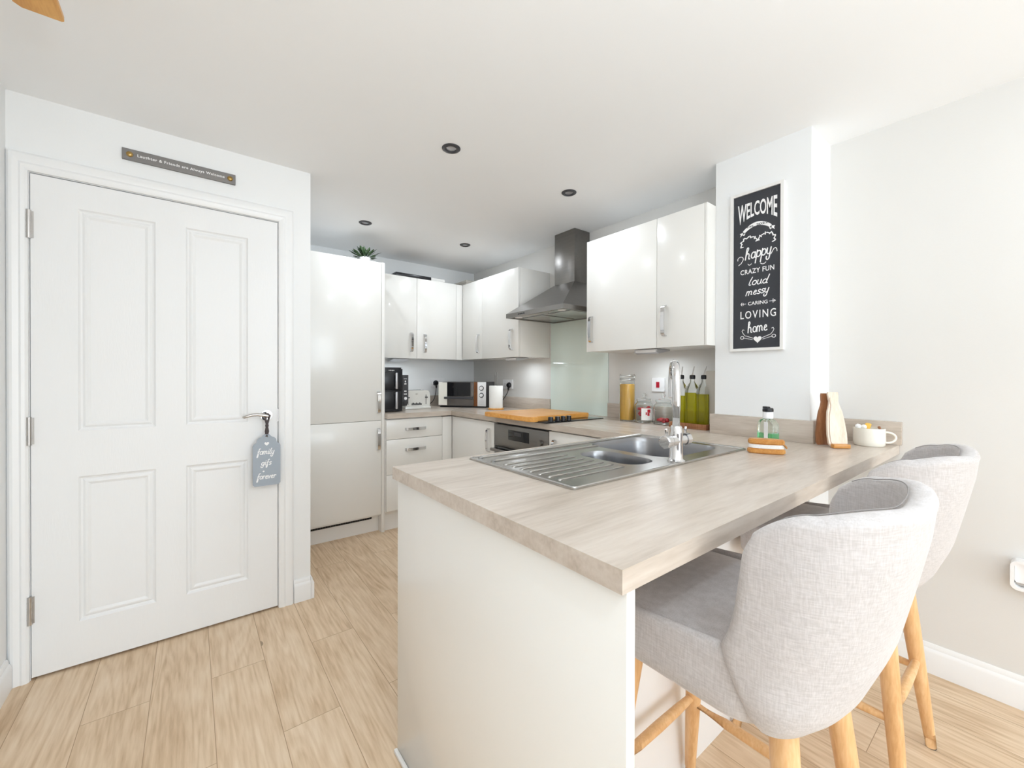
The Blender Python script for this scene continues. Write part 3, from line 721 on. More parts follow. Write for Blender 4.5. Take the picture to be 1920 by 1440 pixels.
def tap():
    c = Vector((1.283, .760, WZ1 + .005))
    t = thing('mixer_tap', 'tall chrome swan neck mixer tap with twin side controls at the sink', 'tap', c)
    b = BM(); lathe(b, c, [(.029, 0), (.029, .004), (.024, .008), (.022, .012), (.0205, .06), (.021, .09), (.0205, .10), (.019, .112), (.0, .114)], 32)
    obj('tap_body', b, 'chrome', t)
    b = BM(); z = c.z + .070
    cyl(b, (c.x - .038, c.y, z), (c.x + .038, c.y, z), .019, n=28); obj('cross_body', b, 'chrome', t)
    for s in (-1, 1):
        b = BM()
        cyl(b, (c.x + s * .038, c.y, z), (c.x + s * .044, c.y, z), .016, n=28)
        cyl(b, (c.x + s * .044, c.y, z), (c.x + s * .068, c.y, z), .0215, n=28); cyl(b, (c.x + s * .068, c.y, z), (c.x + s * .071, c.y, z), .0215, .018, n=28)
        cn = obj('control_knob', b, 'chrome', t)
        b = BM(); tube(b, [(c.x + s * .056, c.y, z + .018), (c.x + s * .057, c.y, z + .034), (c.x + s * .060, c.y, z + .042)], [.005, .0045, .004], n=10); obj('lever', b, 'chrome', cn)
    b = BM(); d = Vector((.80, .60, 0)).normalized(); zb = c.z + .105; top = c.z + .265; r = .065
    pts = [Vector((c.x, c.y, zb)), Vector((c.x, c.y, zb + .08)), Vector((c.x, c.y, top))]
    for i in range(1, 15):
        a = R(180 - 205 * i / 14); pts.append(Vector((c.x, c.y, top)) + d * (r + r * math.cos(a)) + Vector((0, 0, r * math.sin(a))))
    pts.append(pts[-1] + Vector((0, 0, -.03)) - d * .006)
    tube(b, pts, .0135, n=20); obj('spout', b, 'chrome', t)
    b = BM(); lathe(b, (c.x, c.y, zb - .004), [(.019, 0), (.019, .012), (.0165, .018), (.0, .018)], 28); obj('collar', b, 'chrome', t)
tap()

# ------------------------------------------------------------------ hob, board, hood
def hob():
    t = thing('ceramic_hob', 'black glass hob partly covered by a wooden board', 'hob', (1.97, 2.13, WZ1))
    z = WZ1 + .0005
    obj('glass_top', box(1.705, 1.862, z, 2.235, 2.445, z + .006, .002), 'blackglass', t)
    for x in (1.775, 1.835, 1.885, 1.935):
        b = BM(); lathe(b, (x, 1.899, z + .006), [(.0185, 0), (.0185, .004), (.0165, .006), (.016, .026), (.0145, .029), (0, .029)], 28); k = obj('control_knob', b, 'black', t)
        bb = BM(); bx(bb, x - .0012, 1.884, z + .035, x + .0012, 1.899, z + .0358); obj('marker', bb, 'chalk', k)
hob()
def cutting_board():
    t = thing('chopping_board', 'large golden bamboo chopping board lying over the hob', 'chopping board', (1.93, 2.20, WZ1 + .007))
    z = WZ1 + .0075
    fr = [(1.645, 1.925), (1.700, 1.9205), (1.700, 1.9205)]
    b = BM(); plate(b, [(1.64, 1.962), (1.664, 1.930), (1.70, 1.930), (1.712, 1.955), (2.19, 1.955), (2.19, 2.435), (1.64, 2.435)], [], z, z + .030)
    bmesh.ops.bevel(b, geom=[e for e in b.edges if e.calc_face_angle(0) > .5], offset=.003, segments=2, affect='EDGES')
    obj('board', b, 'bamboo', t)
    for x in (1.67, 2.15): obj('rubber_foot', box(x, 2.0, z - .0008, x + .02, 2.4, z + .0005), 'darkgrey', t)
cutting_board()
def hood():
    t = thing('cooker_hood', 'stainless steel chimney cooker hood above the hob', 'cooker hood', (2.13, 2.21, 1.64))
    x0, x1, y0, y1 = 1.885, XR - .001, 1.905, 2.512; z0, z1 = 1.640, 1.672
    cx0, cy0, cy1, cz = 2.222, 2.126, 2.337, 1.900
    b = BM()
    A = [b.verts.new(p) for p in ((x0, y0, z1), (x1, y0, z1), (x1, y1, z1), (x0, y1, z1))]
    C = [b.verts.new(p) for p in ((cx0 - .006, cy0 - .004, cz), (x1, cy0 - .004, cz), (x1, cy1 + .004, cz), (cx0 - .006, cy1 + .004, cz))]
    for i in range(4): b.faces.new((A[i], A[(i + 1) % 4], C[(i + 1) % 4], C[i]))
    b.faces.new(C); b.faces.new(A); bmesh.ops.recalc_face_normals(b, faces=b.faces)
    obj('canopy', b, 'steel', t, sharp=10)
    bm = BM(); plate(bm, [(x0, y0), (x1, y0), (x1, y1), (x0, y1)], [[(x0 + .02, y0 + .02), (x1 - .02, y0 + .02), (x1 - .02, y1 - .02), (x0 + .02, y1 - .02)]], z0, z1)
    band = obj('canopy_rim', bm, 'steel', t, sharp=20)
    obj('underside', box(x0 + .02, y0 + .02, z0 + .006, x1 - .02, y1 - .02, z0 + .010), 'sinksteel', t)
    for y in (2.06, 2.35):
        b = BM(); bx(b, x0 + .12, y - .115, z0 + .002, x1 - .05, y + .115, z0 + .006, .001); f_ = obj('grease_filter', b, 'sinksteel', t)
    for y in (1.98, 2.44):
        b = BM(); cyl(b, (x0 + .065, y, z0 + .006), (x0 + .065, y, z0 + .002), .028, n=24); obj('lamp', b, 'white', t)
    b = BM()
    for i in range(4): cyl(b, (x0 + .0005, 2.30 + i * .02, z0 + .016), (x0 - .004, 2.30 + i * .02, z0 + .016), .005, n=14)
    obj('control_button', b, 'darkgrey', band)
    obj('chimney', box(cx0, cy0, cz + .0003, x1, cy1, ZC - .0005, .0015), 'steel', t)
hood()

# ------------------------------------------------------------------ things on the kitchen worktops
ZW = WZ1 + .0005
def air_fryer():
    t = thing('air_fryer', 'black two drawer air fryer with chrome handles beside the fridge housing', 'air fryer', (1.30, 3.36, ZW))
    x0, x1, y0, y1 = 1.185, 1.372, 3.215, 3.55; zt = 1.272
    b = BM(); plate(b, rrect(x0, y0, x1, y1, .035, 8), [], ZW + .006, zt - .012); plate(b, rrect(x0 + .008, y0 + .008, x1 - .008, y1 - .008, .030, 8), [], zt - .012, zt); obj('body', b, 'black', t)
    for z0, z1 in ((ZW + .02, 1.082), (1.092, 1.235)):
        d = obj('drawer', box(x0 + .01, y0 - .012, z0, x1 - .02, y0 + .004, z1, .005), 'black', t)
        b = BM(); bx(b, 1.288, y0 - .040, z0 + .006, 1.306, y0 - .024, z1 - .006, .005, 3)
        bx(b, 1.292, y0 - .028, z0 + .012, 1.302, y0 - .010, z0 + .026); bx(b, 1.292, y0 - .028, z1 - .026, 1.302, y0 - .010, z1 - .012); obj('handle', b, 'silver', d)
    b = BM(); prof = [(.99, .0), (1.20, .0), (1.212, .01), (1.212, .10), (.985, .10), (.955, .06)]
    prof = [(y0 + .03, 1.212), (y0 + .03, .992), (y0 + .06, .955), (y0 + .20, .955), (y0 + .20, 1.212)]
    L = [[b.verts.new((x, y, z)) for y, z in prof] for x in (x1 + .0003, x1 + .052)]
    for i in range(5): b.faces.new((L[0][i], L[0][(i + 1) % 5], L[1][(i + 1) % 5], L[1][i]))
    b.faces.new(L[0]); b.faces.new(L[1]); bmesh.ops.recalc_face_normals(b, faces=b.faces); cp = obj('control_panel', b, 'darkgrey', t)
    yy = y0 + .0292
    for z, w, h in ((1.180, .028, .003), (1.158, .010, .014), (1.138, .018, .008), (1.078, .020, .008), (1.054, .026, .008)): obj('display_mark', box(x1 + .026 - w / 2, yy, z - h / 2, x1 + .026 + w / 2, yy + .0006, z + h / 2), 'chalk', cp)
    b = BM(); cyl(b, (x1 + .026, yy + .001, 1.018), (x1 + .026, yy - .006, 1.018), .012, n=20); obj('dial', b, 'chalk', cp)
    b = BM(); block_text(b, 'NINJA', mapper((0, y0 - .0008, 0), (1, 0, 0), (0, 0, 1), (0, -1, 0)), 1.245, 1.243, .048, .009, bold=.03); obj('logo', b, 'chalk', t)
air_fryer()
def toaster():
    t = thing('toaster', 'silver two slot toaster between the black air fryer and the microwave', 'toaster', (1.57, 3.46, ZW))
    x0, x1, y0, y1, z0, z1 = 1.462, 1.690, 3.385, 3.545, ZW + .022, 1.078
    b = BM(); fr = ((0, y0, 0), (1, 0, 0), (0, 0, 1), (0, 1, 0))
    prof = [(x0, z0), (x1, z0), (x1 + .003, z0 + .06)] + [(x1 - .035 + .035 * math.cos(R(a)), z1 - .035 + .035 * math.sin(R(a))) for a in range(0, 91, 15)] + [(x0 + .035 + .035 * math.cos(R(a)), z1 - .035 + .035 * math.sin(R(a))) for a in range(90, 181, 15)]
    plate(b, prof, [], 0, y1 - y0, fr); obj('body', b, 'toaster', t)
    obj('base', box(x0 - .008, y0 - .012, ZW, x1 + .006, y1 + .005, z0 - .0003, .004), 'toaster', t)
    b = BM()
    for y in (y0 + .04, y0 + .10): bx(b, x0 + .04, y, z1 - .001, x1 - .04, y + .022, z1 + .0012)
    obj('slot', b, 'darkgrey', t)
    for x in (1.482, 1.652):
        b = BM(); bx(b, x - .002, y0 - .0008, ZW + .04, x + .003, y0 + .001, ZW + .125); bx(b, x - .010, y0 - .016, ZW + .098, x + .011, y0 - .001, ZW + .106, .002); obj('lever', b, 'black', t)
    b = BM()
    for z in (.950, .958): bx(b, 1.515, y0 - .004, z, 1.610, y0 + .001, z + .006, .001)
    for x in (1.53, 1.56, 1.59): cyl(b, (x, y0, .9645), (x, y0 - .008, .9645), .006, n=14)
    obj('control_strip', b, 'darkgrey', t)
    obj('badge', box(1.552, y0 - .0012, 1.042, 1.572, y0 + .0005, 1.050), 'nickel', t)
toaster()
def microwave():
    A = Vector((1.84, 3.50, 0)); Bv = Vector((2.128, 3.140, 0)); d = (Bv - A).normalized(); wd = (Bv - A).length
    ang = math.atan2(d.y, d.x)
    t = thing('microwave', 'white fronted microwave with mirrored door and wooden strip set diagonally in the corner', 'microwave', (A.x, A.y, ZW), rotz=ang)
    h0, h1 = .014, .236
    obj('body', box(0, .012, h0 - .002, wd, .285, h1, .004), 'darkgrey', t, local=True)
    obj('foot_rail', box(.01, .004, 0, wd - .002, .27, h0 - .0023, .002), 'black', t, local=True)
    dr = obj('door', box(0, -.006, h0, wd - .115, .0118, h1, .004), 'mirror', t, local=True)
    b = BM(); bx(b, .0, -.0072, h0 + .006, .085, -.0062, h1 - .004); obj('side_strip', b, 'ceramic', dr, local=True)
    b = BM(); bx(b, .086, -.0075, .105, wd - .145, -.0063, h1 - .004); obj('window', b, 'blackglass', dr, local=True)
    b = BM(); bx(b, .062, -.030, .078, wd - .118, -.018, .098, .004); bx(b, .075, -.02, .082, .09, -.006, .094); bx(b, wd - .15, -.02, .082, wd - .135, -.006, .094); obj('handle', b, 'darkgrey', dr, local=True)
    obj('wood_strip', box(wd - .114, -.006, h0, wd - .080, .0118, h1, .002), 'oakstrip', t, local=True)
    cp = obj('control_panel', box(wd - .0795, -.006, h0, wd, .0118, h1, .003), 'white', t, local=True)
    for z in (.180, .115):
        b = BM(); cyl(b, (wd - .040, -.006, z), (wd - .040, -.0075, z), .0225, n=32); rg = obj('dial_ring', b, 'darkgrey', cp, local=True)
        b = BM(); cyl(b, (wd - .040, -.0062, z), (wd - .040, -.022, z), .0155, .0145, n=28); obj('dial', b, 'white', cp, local=True)
    b = BM()
    for k in range(6): bx(b, wd - .066, -.0066, .030 + k * .007, wd - .016, -.0061, .031 + k * .007)
    obj('vent_line', b, 'silver', cp, local=True)
microwave()
def paper_roll():
    c = (2.095, 2.935, ZW)
    t = thing('kitchen_roll_holder', 'kitchen roll on a round wooden holder with a wire loop', 'kitchen roll', c)
    b = BM(); lathe(b, c, [(.066, 0), (.068, .004), (.068, .011), (.065, .014), (0, .014)], 40); obj('base', b, 'bamboo', t)
    b = BM(); lathe(b, c, [(.058, .0145), (.059, .018), (.059, .204), (.057, .207), (.021, .207), (.020, .204), (.020, .03), (.020, .0145)], 40); obj('paper_roll', b, 'paper', t)
    b = BM(); x, y, z = c; s = Vector((.79, -.61, 0)); pts = []
    for u, zz in ((-.009, .014), (-.009, .30)): pts.append(Vector((x, y, z + zz)) + s * u)
    for i in range(1, 8): a = R(180 - 180 * i / 8); pts.append(Vector((x, y, z + .318)) + s * .009 * math.cos(a) + Vector((0, 0, .009 * math.sin(a))))
    for u, zz in ((.009, .318), (.009, .014)): pts.append(Vector((x, y, z + zz)) + s * u)
    tube(b, pts, .0026, n=8); obj('wire_loop', b, 'steel', t)
paper_roll()
# storage jars
def jar_spaghetti():
    c = (2.262, 1.688, ZW)
    t = thing('spaghetti_jar', 'tall glass jar full of golden spaghetti by the green splashback', 'jar', c)
    b = BM(); lathe(b, c, [(0, 0), (.045, 0), (.050, .006), (.050, .235), (.046, .245), (.046, .262), (.0445, .262), (.0445, .243), (.0485, .233), (.0485, .008), (.0, .005)], 36); obj('glass_body', b, 'glass', t)
    b = BM(); lathe(b, c, [(0, .009), (.046, .009), (.0472, .012), (.0472, .236), (.044, .240), (0, .240)], 36); obj('spaghetti', b, 'pasta', t)
    b = BM(); lathe(b, c, [(0, .264), (.049, .264), (.050, .267), (.050, .276), (.047, .279), (.047, .288), (.050, .291), (.050, .300), (.048, .303), (0, .303)], 36); obj('lid', b, 'glass', t)
    b = BM()
    for zz in (.268, .294): lathe(b, c, [(.0495, zz), (.0512, zz + .001), (.0512, zz + .005), (.0495, zz + .006), (.0485, zz + .003), (.0495, zz)], 36)
    obj('lid_band', b, 'nickel', t)
jar_spaghetti()
def sweet_jar(c, name, label, full):
    t = thing(name, label, 'jar', c, 'glass sweet jars with knobbed lids')
    b = BM(); r = .056
    lathe(b, c, [(0, 0), (r - .006, 0), (r, .006), (r, .108), (r - .006, .120), (r - .014, .127), (r - .014, .137), (r - .0165, .137), (r - .0165, .126), (r - .008, .118), (r - .003, .106), (r - .003, .008), (0, .006)], 36)
    obj('glass_body', b, 'glass', t)
    b = BM(); lathe(b, c, [(0, .1375), (r - .010, .1375), (r - .009, .142), (r - .014, .150), (.012, .156), (.006, .160), (.009, .166), (.0135, .174), (.010, .183), (0, .186)], 32); obj('lid', b, 'glass', t)
    random.seed(3); b = BM(); n = 26 if full else 14
    for i in range(n):
        a = random.random() * 6.28; q = math.sqrt(random.random()) * .034; z = c[2] + .018 + (random.random() * .075 if full else random.random() * .012)
        tt = bmesh.new(); bmesh.ops.create_icosphere(tt, subdivisions=2, radius=.0125)
        bmesh.ops.transform(tt, matrix=Matrix.Translation((c[0] + q * math.cos(a), c[1] + q * math.sin(a), z)) @ Matrix.Diagonal((1, 1, .8, 1)), verts=tt.verts); merge(b, tt)
    k = obj('wrapped_sweets', b, 'redjar', t); k['kind'] = 'stuff'
    if full:
        b = BM()
        pts = [(r + .0006) * 1 for _ in range(2)]
        a0, a1 = R(198), R(282); N = 14; L0 = []
        for z in (.018, .092):
            L0.append([b.verts.new((c[0] + (r + .0006) * math.cos(a0 + (a1 - a0) * i / N), c[1] + (r + .0006) * math.sin(a0 + (a1 - a0) * i / N), c[2] + z)) for i in range(N + 1)])
        for i in range(N): b.faces.new((L0[0][i], L0[0][i + 1], L0[1][i + 1], L0[1][i]))
        lb = obj('paper_label', b, 'paper', t)
        b = BM()
        for q, zz, ww, hh in ((245, .075, 20, .020), (242, .055, 14, .018), (228, .060, 8, .016)):
            L0 = []
            for z in (zz - hh / 2, zz + hh / 2): L0.append([b.verts.new((c[0] + (r + .0014) * math.cos(R(q + ww * (i / 6 - .5))), c[1] + (r + .0014) * math.sin(R(q + ww * (i / 6 - .5))), c[2] + z)) for i in range(7)])
            for i in range(6): b.faces.new((L0[0][i], L0[0][i + 1], L0[1][i + 1], L0[1][i]))
        obj('label_print', b, 'redjar', lb)
sweet_jar((2.262, 1.560, ZW), 'sweet_jar', 'knobbed glass jar of red sweets with a white label, next to the spaghetti jar', True)
sweet_jar((2.262, 1.425, ZW), 'sweet_jar', 'nearly empty knobbed glass jar with red sweets at the bottom', False)
def oil_set():
    t = thing('bottle_tray', 'small dark wooden tray holding the olive oil bottles', 'tray', (2.235, 1.225, ZW))
    b = BM(); bx(b, 2.180, 1.118, ZW, 2.296, 1.338, ZW + .008, .002); bx(b, 2.180, 1.118, ZW + .008, 2.188, 1.338, ZW + .030, .002); bx(b, 2.288, 1.118, ZW + .008, 2.296, 1.338, ZW + .030, .002)
    bx(b, 2.188, 1.118, ZW + .008, 2.288, 1.125, ZW + .030, .002); bx(b, 2.188, 1.331, ZW + .008, 2.288, 1.338, ZW + .030, .002)
    obj('tray_body', b, 'brownwood', t)
    for i, (y, hh, lab) in enumerate(((1.295, .172, 'olive oil bottle with black pourer, left of the three on the wooden tray'), (1.228, .190, 'fullest olive oil bottle with black pourer, middle of the three'), (1.161, .184, 'olive oil bottle with black pourer, nearest the pillar'))):
        c = (2.238, y, ZW + .0085)
        q = thing('oil_bottle', lab, 'bottle', c, 'olive oil bottles with pourers')
        k = .0315
        def ring(b, s, z, n=5): return [b.verts.new((c[0] + x * s, c[1] + yv * s, c[2] + z)) for x, yv in rrect(-k, -k, k, k, .009, n)]
        b = BM(); L = [ring(b, .95, 0), ring(b, 1, .004), ring(b, 1, .195), ring(b, .92, .210), ring(b, .34, .250), ring(b, .32, .266)]
        for A, B in zip(L, L[1:]):
            for j in range(len(A)): b.faces.new((A[j], A[(j + 1) % len(A)], B[(j + 1) % len(A)], B[j]))
        b.faces.new(L[0]); b.faces.new(L[-1]); bmesh.ops.recalc_face_normals(b, faces=b.faces); obj('glass_body', b, 'glass', q)
        b = BM(); L = [ring(b, .93, .005), ring(b, .955, .009), ring(b, .955, hh)]
        for A, B in zip(L, L[1:]):
            for j in range(len(A)): b.faces.new((A[j], A[(j + 1) % len(A)], B[(j + 1) % len(A)], B[j]))
        b.faces.new(L[0]); b.faces.new(L[-1]); bmesh.ops.recalc_face_normals(b, faces=b.faces); obj('oil', b, 'oil', q)
        b = BM(); lathe(b, (c[0], c[1], c[2] + .2665), [(.013, 0), (.0155, .003), (.0155, .020), (.012, .024), (0, .024)], 20); p_ = obj('stopper', b, 'black', q)
        b = BM(); z = c[2] + .29; tube(b, [(c[0], c[1], z), (c[0] + .002, c[1] - .003, z + .022), (c[0] + .002, c[1] - .006 - .003 * i, z + .048)], [.0045, .0035, .0028], n=10); obj('pourer_spout', b, 'nickel', p_)
oil_set()
def lean_board():
    t = thing('serving_board', 'grey-beige rectangular board standing upright against the pillar side', 'board', (2.25, 1.10, ZW))
    b = BM(); plate(b, rrect(1.0700, ZW, 1.152, 1.235, .012, 5), [], 0, .012, ((2.235, 0, 0), (0, 1, 0), (0, 0, 1), (1, 0, 0)))
    obj('board', b, 'grey', t)
    obj('sticker', box(2.2342, 1.078, ZW + .035, 2.2348, 1.122, ZW + .040), 'white', t)
lean_board()

# ------------------------------------------------------------------ things on the breakfast bar
def soap_bottle():
    c = (1.925, .722, ZW); rz = R(-28)
    t = thing('soap_bottle', 'clear bottle of green hand soap with white and black cap behind the wooden brush', 'soap bottle', c, rotz=rz)
    def ring(b, w, d, z): return [b.verts.new((x, y, z)) for x, y in rrect(-d, -w, d, w, min(w, d) * .55, 5)]
    def skin(L):
        b = BM(); LL = [ring(b, *q) for q in L]
        for A, B in zip(LL, LL[1:]):
            for j in range(len(A)): b.faces.new((A[j], A[(j + 1) % len(A)], B[(j + 1) % len(A)], B[j]))
        b.faces.new(LL[0]); b.faces.new(LL[-1]); bmesh.ops.recalc_face_normals(b, faces=b.faces); return b
    obj('glass_body', skin([(.038, .020, 0), (.042, .023, .004), (.042, .023, .078), (.040, .022, .092), (.030, .018, .105), (.014, .013, .112), (.012, .012, .118)]), 'soapglass', t, local=True)
    obj('soap', skin([(.037, .019, .005), (.0395, .0205, .009), (.0395, .0205, .052)]), 'soap', t, local=True)
    b = BM(); lathe(b, (0, 0, 0), [(.019, .113), (.0195, .116), (.0195, .139), (.018, .141), (0, .141)], 28); obj('cap', b, 'white', t, local=True)
    b = BM(); lathe(b, (0, 0, 0), [(.020, .1415), (.0205, .144), (.0205, .153), (.018, .157), (0, .157)], 28); bx(b, -.009, -.004, .155, .009, .022, .163, .003); obj('pump_top', b, 'black', t, local=True)
    b = BM(); cyl(b, (0, 0, .112), (.006, .004, .012), .0022, n=8); obj('dip_tube', b, 'white', t, local=True)
    b = BM(); bx(b, -.0245, -.026, .008, -.0235, -.006, .100); obj('label_strip', b, 'white', t, local=True)
soap_bottle()
def brush():
    c = (1.715, .652, ZW); rz = R(-62)
    t = thing('dish_brush', 'oval wooden scrubbing brush with white bristles lying beside the sink', 'brush', c, rotz=rz)
    out = [(.060 * math.copysign(abs(math.cos(a)) ** .8, math.cos(a)) * (1.08 if math.cos(a) > 0 else 1), .027 * math.copysign(abs(math.sin(a)) ** .8, math.sin(a))) for a in [2 * math.pi * i / 36 for i in range(36)]]
    def slab(z0, z1, s, m, name, bev=.004):
        b = BM(); plate(b, [(x * s, y * s) for x, y in out], [], z0, z1)
        bmesh.ops.bevel(b, geom=[e for e in b.edges if e.calc_face_angle(0) > .8], offset=bev, segments=3, affect='EDGES'); return obj(name, b, m, t, local=True)
    slab(0, .020, 1.0, 'bamboo_y', 'lower_block'); slab(.0200, .034, .93, 'bristle', 'bristles', .001); slab(.034, .054, .96, 'bamboo_y', 'upper_block')
    b = BM(); tube(b, [(.050, -.012, .040), (.064, -.010, .030), (.068, 0, .024), (.064, .010, .030), (.050, .012, .040)], .0035, n=8); obj('end_loop', b, 'bamboo_y', t, local=True)
brush()
def stand():
    # bottle-shaped phone stand: front board leaning back on a rear board, with a lip at the foot
    c = (2.112, .552, ZW + .001); rz = R(48)
    t = thing('phone_stand', 'whitewashed wooden bottle shaped stand leaning by the pillar corner', 'stand', c, rotz=rz)
    o2 = [(-.040, 0), (.040, 0), (.050, .012), (.052, .05), (.047, .10), (.040, .14), (.028, .168), (.024, .185), (.026, .192), (.028, .212), (.026, .222), (-.026, .222), (-.028, .212), (-.026, .192), (-.024, .185), (-.028, .168), (-.040, .14), (-.047, .10), (-.052, .05), (-.050, .012)]
    lean = .16; o2 = [(x * .72, y) for x, y in o2]
    b = BM(); plate(b, o2, [], 0, .009, ((-.035, 0, 0.004), (0, -1, 0), (math.sin(lean), 0, math.cos(lean)), (-math.cos(lean), 0, math.sin(lean))))
    obj('front_board', b, 'palewood', t, local=True)
    b = BM(); plate(b, [(x * .8, y * .86) for x, y in o2], [], 0, .0008, ((-.0443, 0, .014), (0, -1, 0), (math.sin(lean), 0, math.cos(lean)), (-math.cos(lean), 0, math.sin(lean)))); obj('face_inlay', b, 'palewood', t, local=True)
    b = BM(); bx(b, -.066, -.032, 0, -.045, .032, .016, .002); obj('lip', b, 'bamboo_y', t, local=True)
    l2 = -.03
    b = BM(); plate(b, [(x * .92, y * .98) for x, y in o2], [], 0, .009, ((.030, .012, .001), (0, -1, 0), (math.sin(l2), 0, math.cos(l2)), (-math.cos(l2), 0, math.sin(l2)))); obj('rear_board', b, 'brownwood', t, local=True)
stand()
def mug():
    c = (2.270, .462, ZW); r = .054
    t = thing('cream_mug', 'wide cream mug on the end of the breakfast bar holding sponges', 'mug', c)
    b = BM(); lathe(b, c, [(0, .0), (r * .90, .0), (r * .97, .004), (r, .020), (r * .985, .070), (r * .98, .074), (r * .93, .074), (r * .93, .070), (r * .95, .022), (r * .9, .008), (0, .006)], 44); obj('cup', b, 'ceramic', t)
    b = BM(); s = Vector((.45, -.89, 0)); pts = [Vector(c) + s * (r - .003) + Vector((0, 0, .060))]
    for i in range(13):
        a = R(100 - 200 * i / 12); pts.append(Vector(c) + s * (r + .004 + .030 * math.cos(a)) + Vector((0, 0, .036 + .022 * math.sin(a))))
    pts.append(Vector(c) + s * (r - .003) + Vector((0, 0, .012)))
    tube(b, pts, .0042, n=12); obj('handle', b, 'ceramic', t)
    q = obj('sponge', bx(BM(), -.012, -.009, .0, .012, .009, .086, .004, 2, Matrix.Translation((c[0] - .012, c[1] + .020, c[2] + .010)) @ Matrix.Rotation(R(14), 4, 'X')), 'sponge'); tag(q, 'yellow sponge standing up in the cream mug', 'sponge')
    b = BM()
    for k, (dx, dy, s_) in enumerate(((-.030, .030, .011), (-.025, .012, .010), (-.004, .036, .010))):
        tt = bmesh.new(); bmesh.ops.create_icosphere(tt, subdivisions=3, radius=s_)
        for v in tt.verts: v.co *= 1 + .06 * math.sin(v.co.x * 900) * math.sin(v.co.y * 700)
        bmesh.ops.transform(tt, matrix=Matrix.Translation((c[0] + dx, c[1] + dy, c[2] + .078)) @ Matrix.Diagonal((1, 1, 1.0, 1)), verts=tt.verts); merge(b, tt)
    for dx, dy in ((-.030, .030), (-.025, .012), (-.004, .036)): cyl(b, (c[0] + dx * .8, c[1] + dy * .8, c[2] + .010), (c[0] + dx, c[1] + dy, c[2] + .074), .003, n=8)
    q = obj('cotton_brush', b, 'bristle'); tag(q, 'white tufted brush heads in the cream mug beside the sponge', 'brush')
    b = BM(); tube(b, [(c[0] + .0, c[1] - .030, c[2] + .008), (c[0] + .018, c[1] - .034, c[2] + .066), (c[0] + .028, c[1] - .026, c[2] + .078)], .005, n=10)
    q = obj('wooden_scraper', b, 'brownwood'); tag(q, 'small brown wooden scraper lying in the cream mug', 'scraper')
mug()

# ------------------------------------------------------------------ sockets and switches
def socket(name, label, fr, w, h, cat='socket', double=True, rocker=None):
    """face plate in the frame fr=(origin at plate centre, u, v, n)"""
    o, u, v, nn = [Vector(q) for q in fr]
    t = thing(name, label, cat, o)
    b = BM(); plate(b, rrect(-w / 2, -h / 2, w / 2, h / 2, .006, 4), [], .0003, .009, fr); fp = obj('face_plate', b, 'white', t)
    P = lambda x, y, z: o + u * x + v * y + nn * z
    def rk(x0, y0, x1, y1, z0, z1, m, nm):
        b = BM(); plate(b, [(x0, y0), (x1, y0), (x1, y1), (x0, y1)], [], z0, z1, fr); return obj(nm, b, m, fp)
    if rocker: rk(-.012, -.018, .010, .018, .009, .013, rocker, 'rocker')
    elif double:
        for s in (-1, 1):
            rk(s * w * .10 - .005, h * .18, s * w * .10 + .005, h * .36, .009, .012, 'white', 'rocker')
            for dx, dy in ((0, .002), (-.010, -.018), (.010, -.018)): rk(s * w * .27 + dx - .003, dy - .003, s * w * .27 + dx + .003, dy + .003, .0088, .0094, 'darkgrey', 'pin_hole')
    return t
fw = ((XR, 0, 0), (0, -1, 0), (0, 0, 1), (-1, 0, 0))
socket('cooker_switch', 'white wall switch plate with red rocker above the sweet jars', ((XR, 1.535, 1.150), (0, -1, 0), (0, 0, 1), (-1, 0, 0)), .092, .088, 'switch', rocker='red')
socket('wall_socket', 'white double socket on the right wall behind the kitchen roll', ((XR, 3.140, 1.128), (0, -1, 0), (0, 0, 1), (-1, 0, 0)), .150, .088)
socket('wall_socket', 'white double socket on the back wall behind the toaster and microwave', ((1.955, YB, 1.138), (1, 0, 0), (0, 0, 1), (0, -1, 0)), .150, .088)
def plug(label, o, nn, cable):
    o, nn = Vector(o), Vector(nn)
    t = thing('plug', label, 'plug', o, 'black plugs with cables')
    b = BM(); cyl(b, o + nn * .0095, o + nn * .018, .027, n=28); cyl(b, o + nn * .018, o + nn * .034, .025, .018, n=28); tube(b, [o + nn * .024, o + nn * .024 + Vector((0, 0, -.030)), o + nn * .024 + Vector((0, 0, -.048))], [.012, .009, .006], n=12); obj('plug_body', b, 'black', t)
    b = BM(); pts = [o + nn * .024 + Vector((0, 0, -.046))] + [Vector(p) for p in cable]
    # smooth the cable a little
    for _ in range(3): pts = [pts[0]] + [q for a, c in zip(pts, pts[1:]) for q in (a * .75 + c * .25, a * .25 + c * .75)] + [pts[-1]]
    tube(b, pts, .0035, n=8); obj('cable', b, 'black', t)
plug('black plug with cable in the right wall socket behind the kitchen roll', (XR, 3.108, 1.120), (-1, 0, 0), [(2.35, 3.12, 1.03), (2.34, 3.20, .95), (2.33, 3.30, .921), (2.355, 3.335, .918)])
plug('black plug with cable in the back wall socket beside the microwave', (1.930, YB, 1.135), (0, -1, 0), [(1.925, 3.725, 1.04), (1.90, 3.722, .96), (1.84, 3.718, .919), (1.78, 3.712, .918), (1.73, 3.70, .918)])
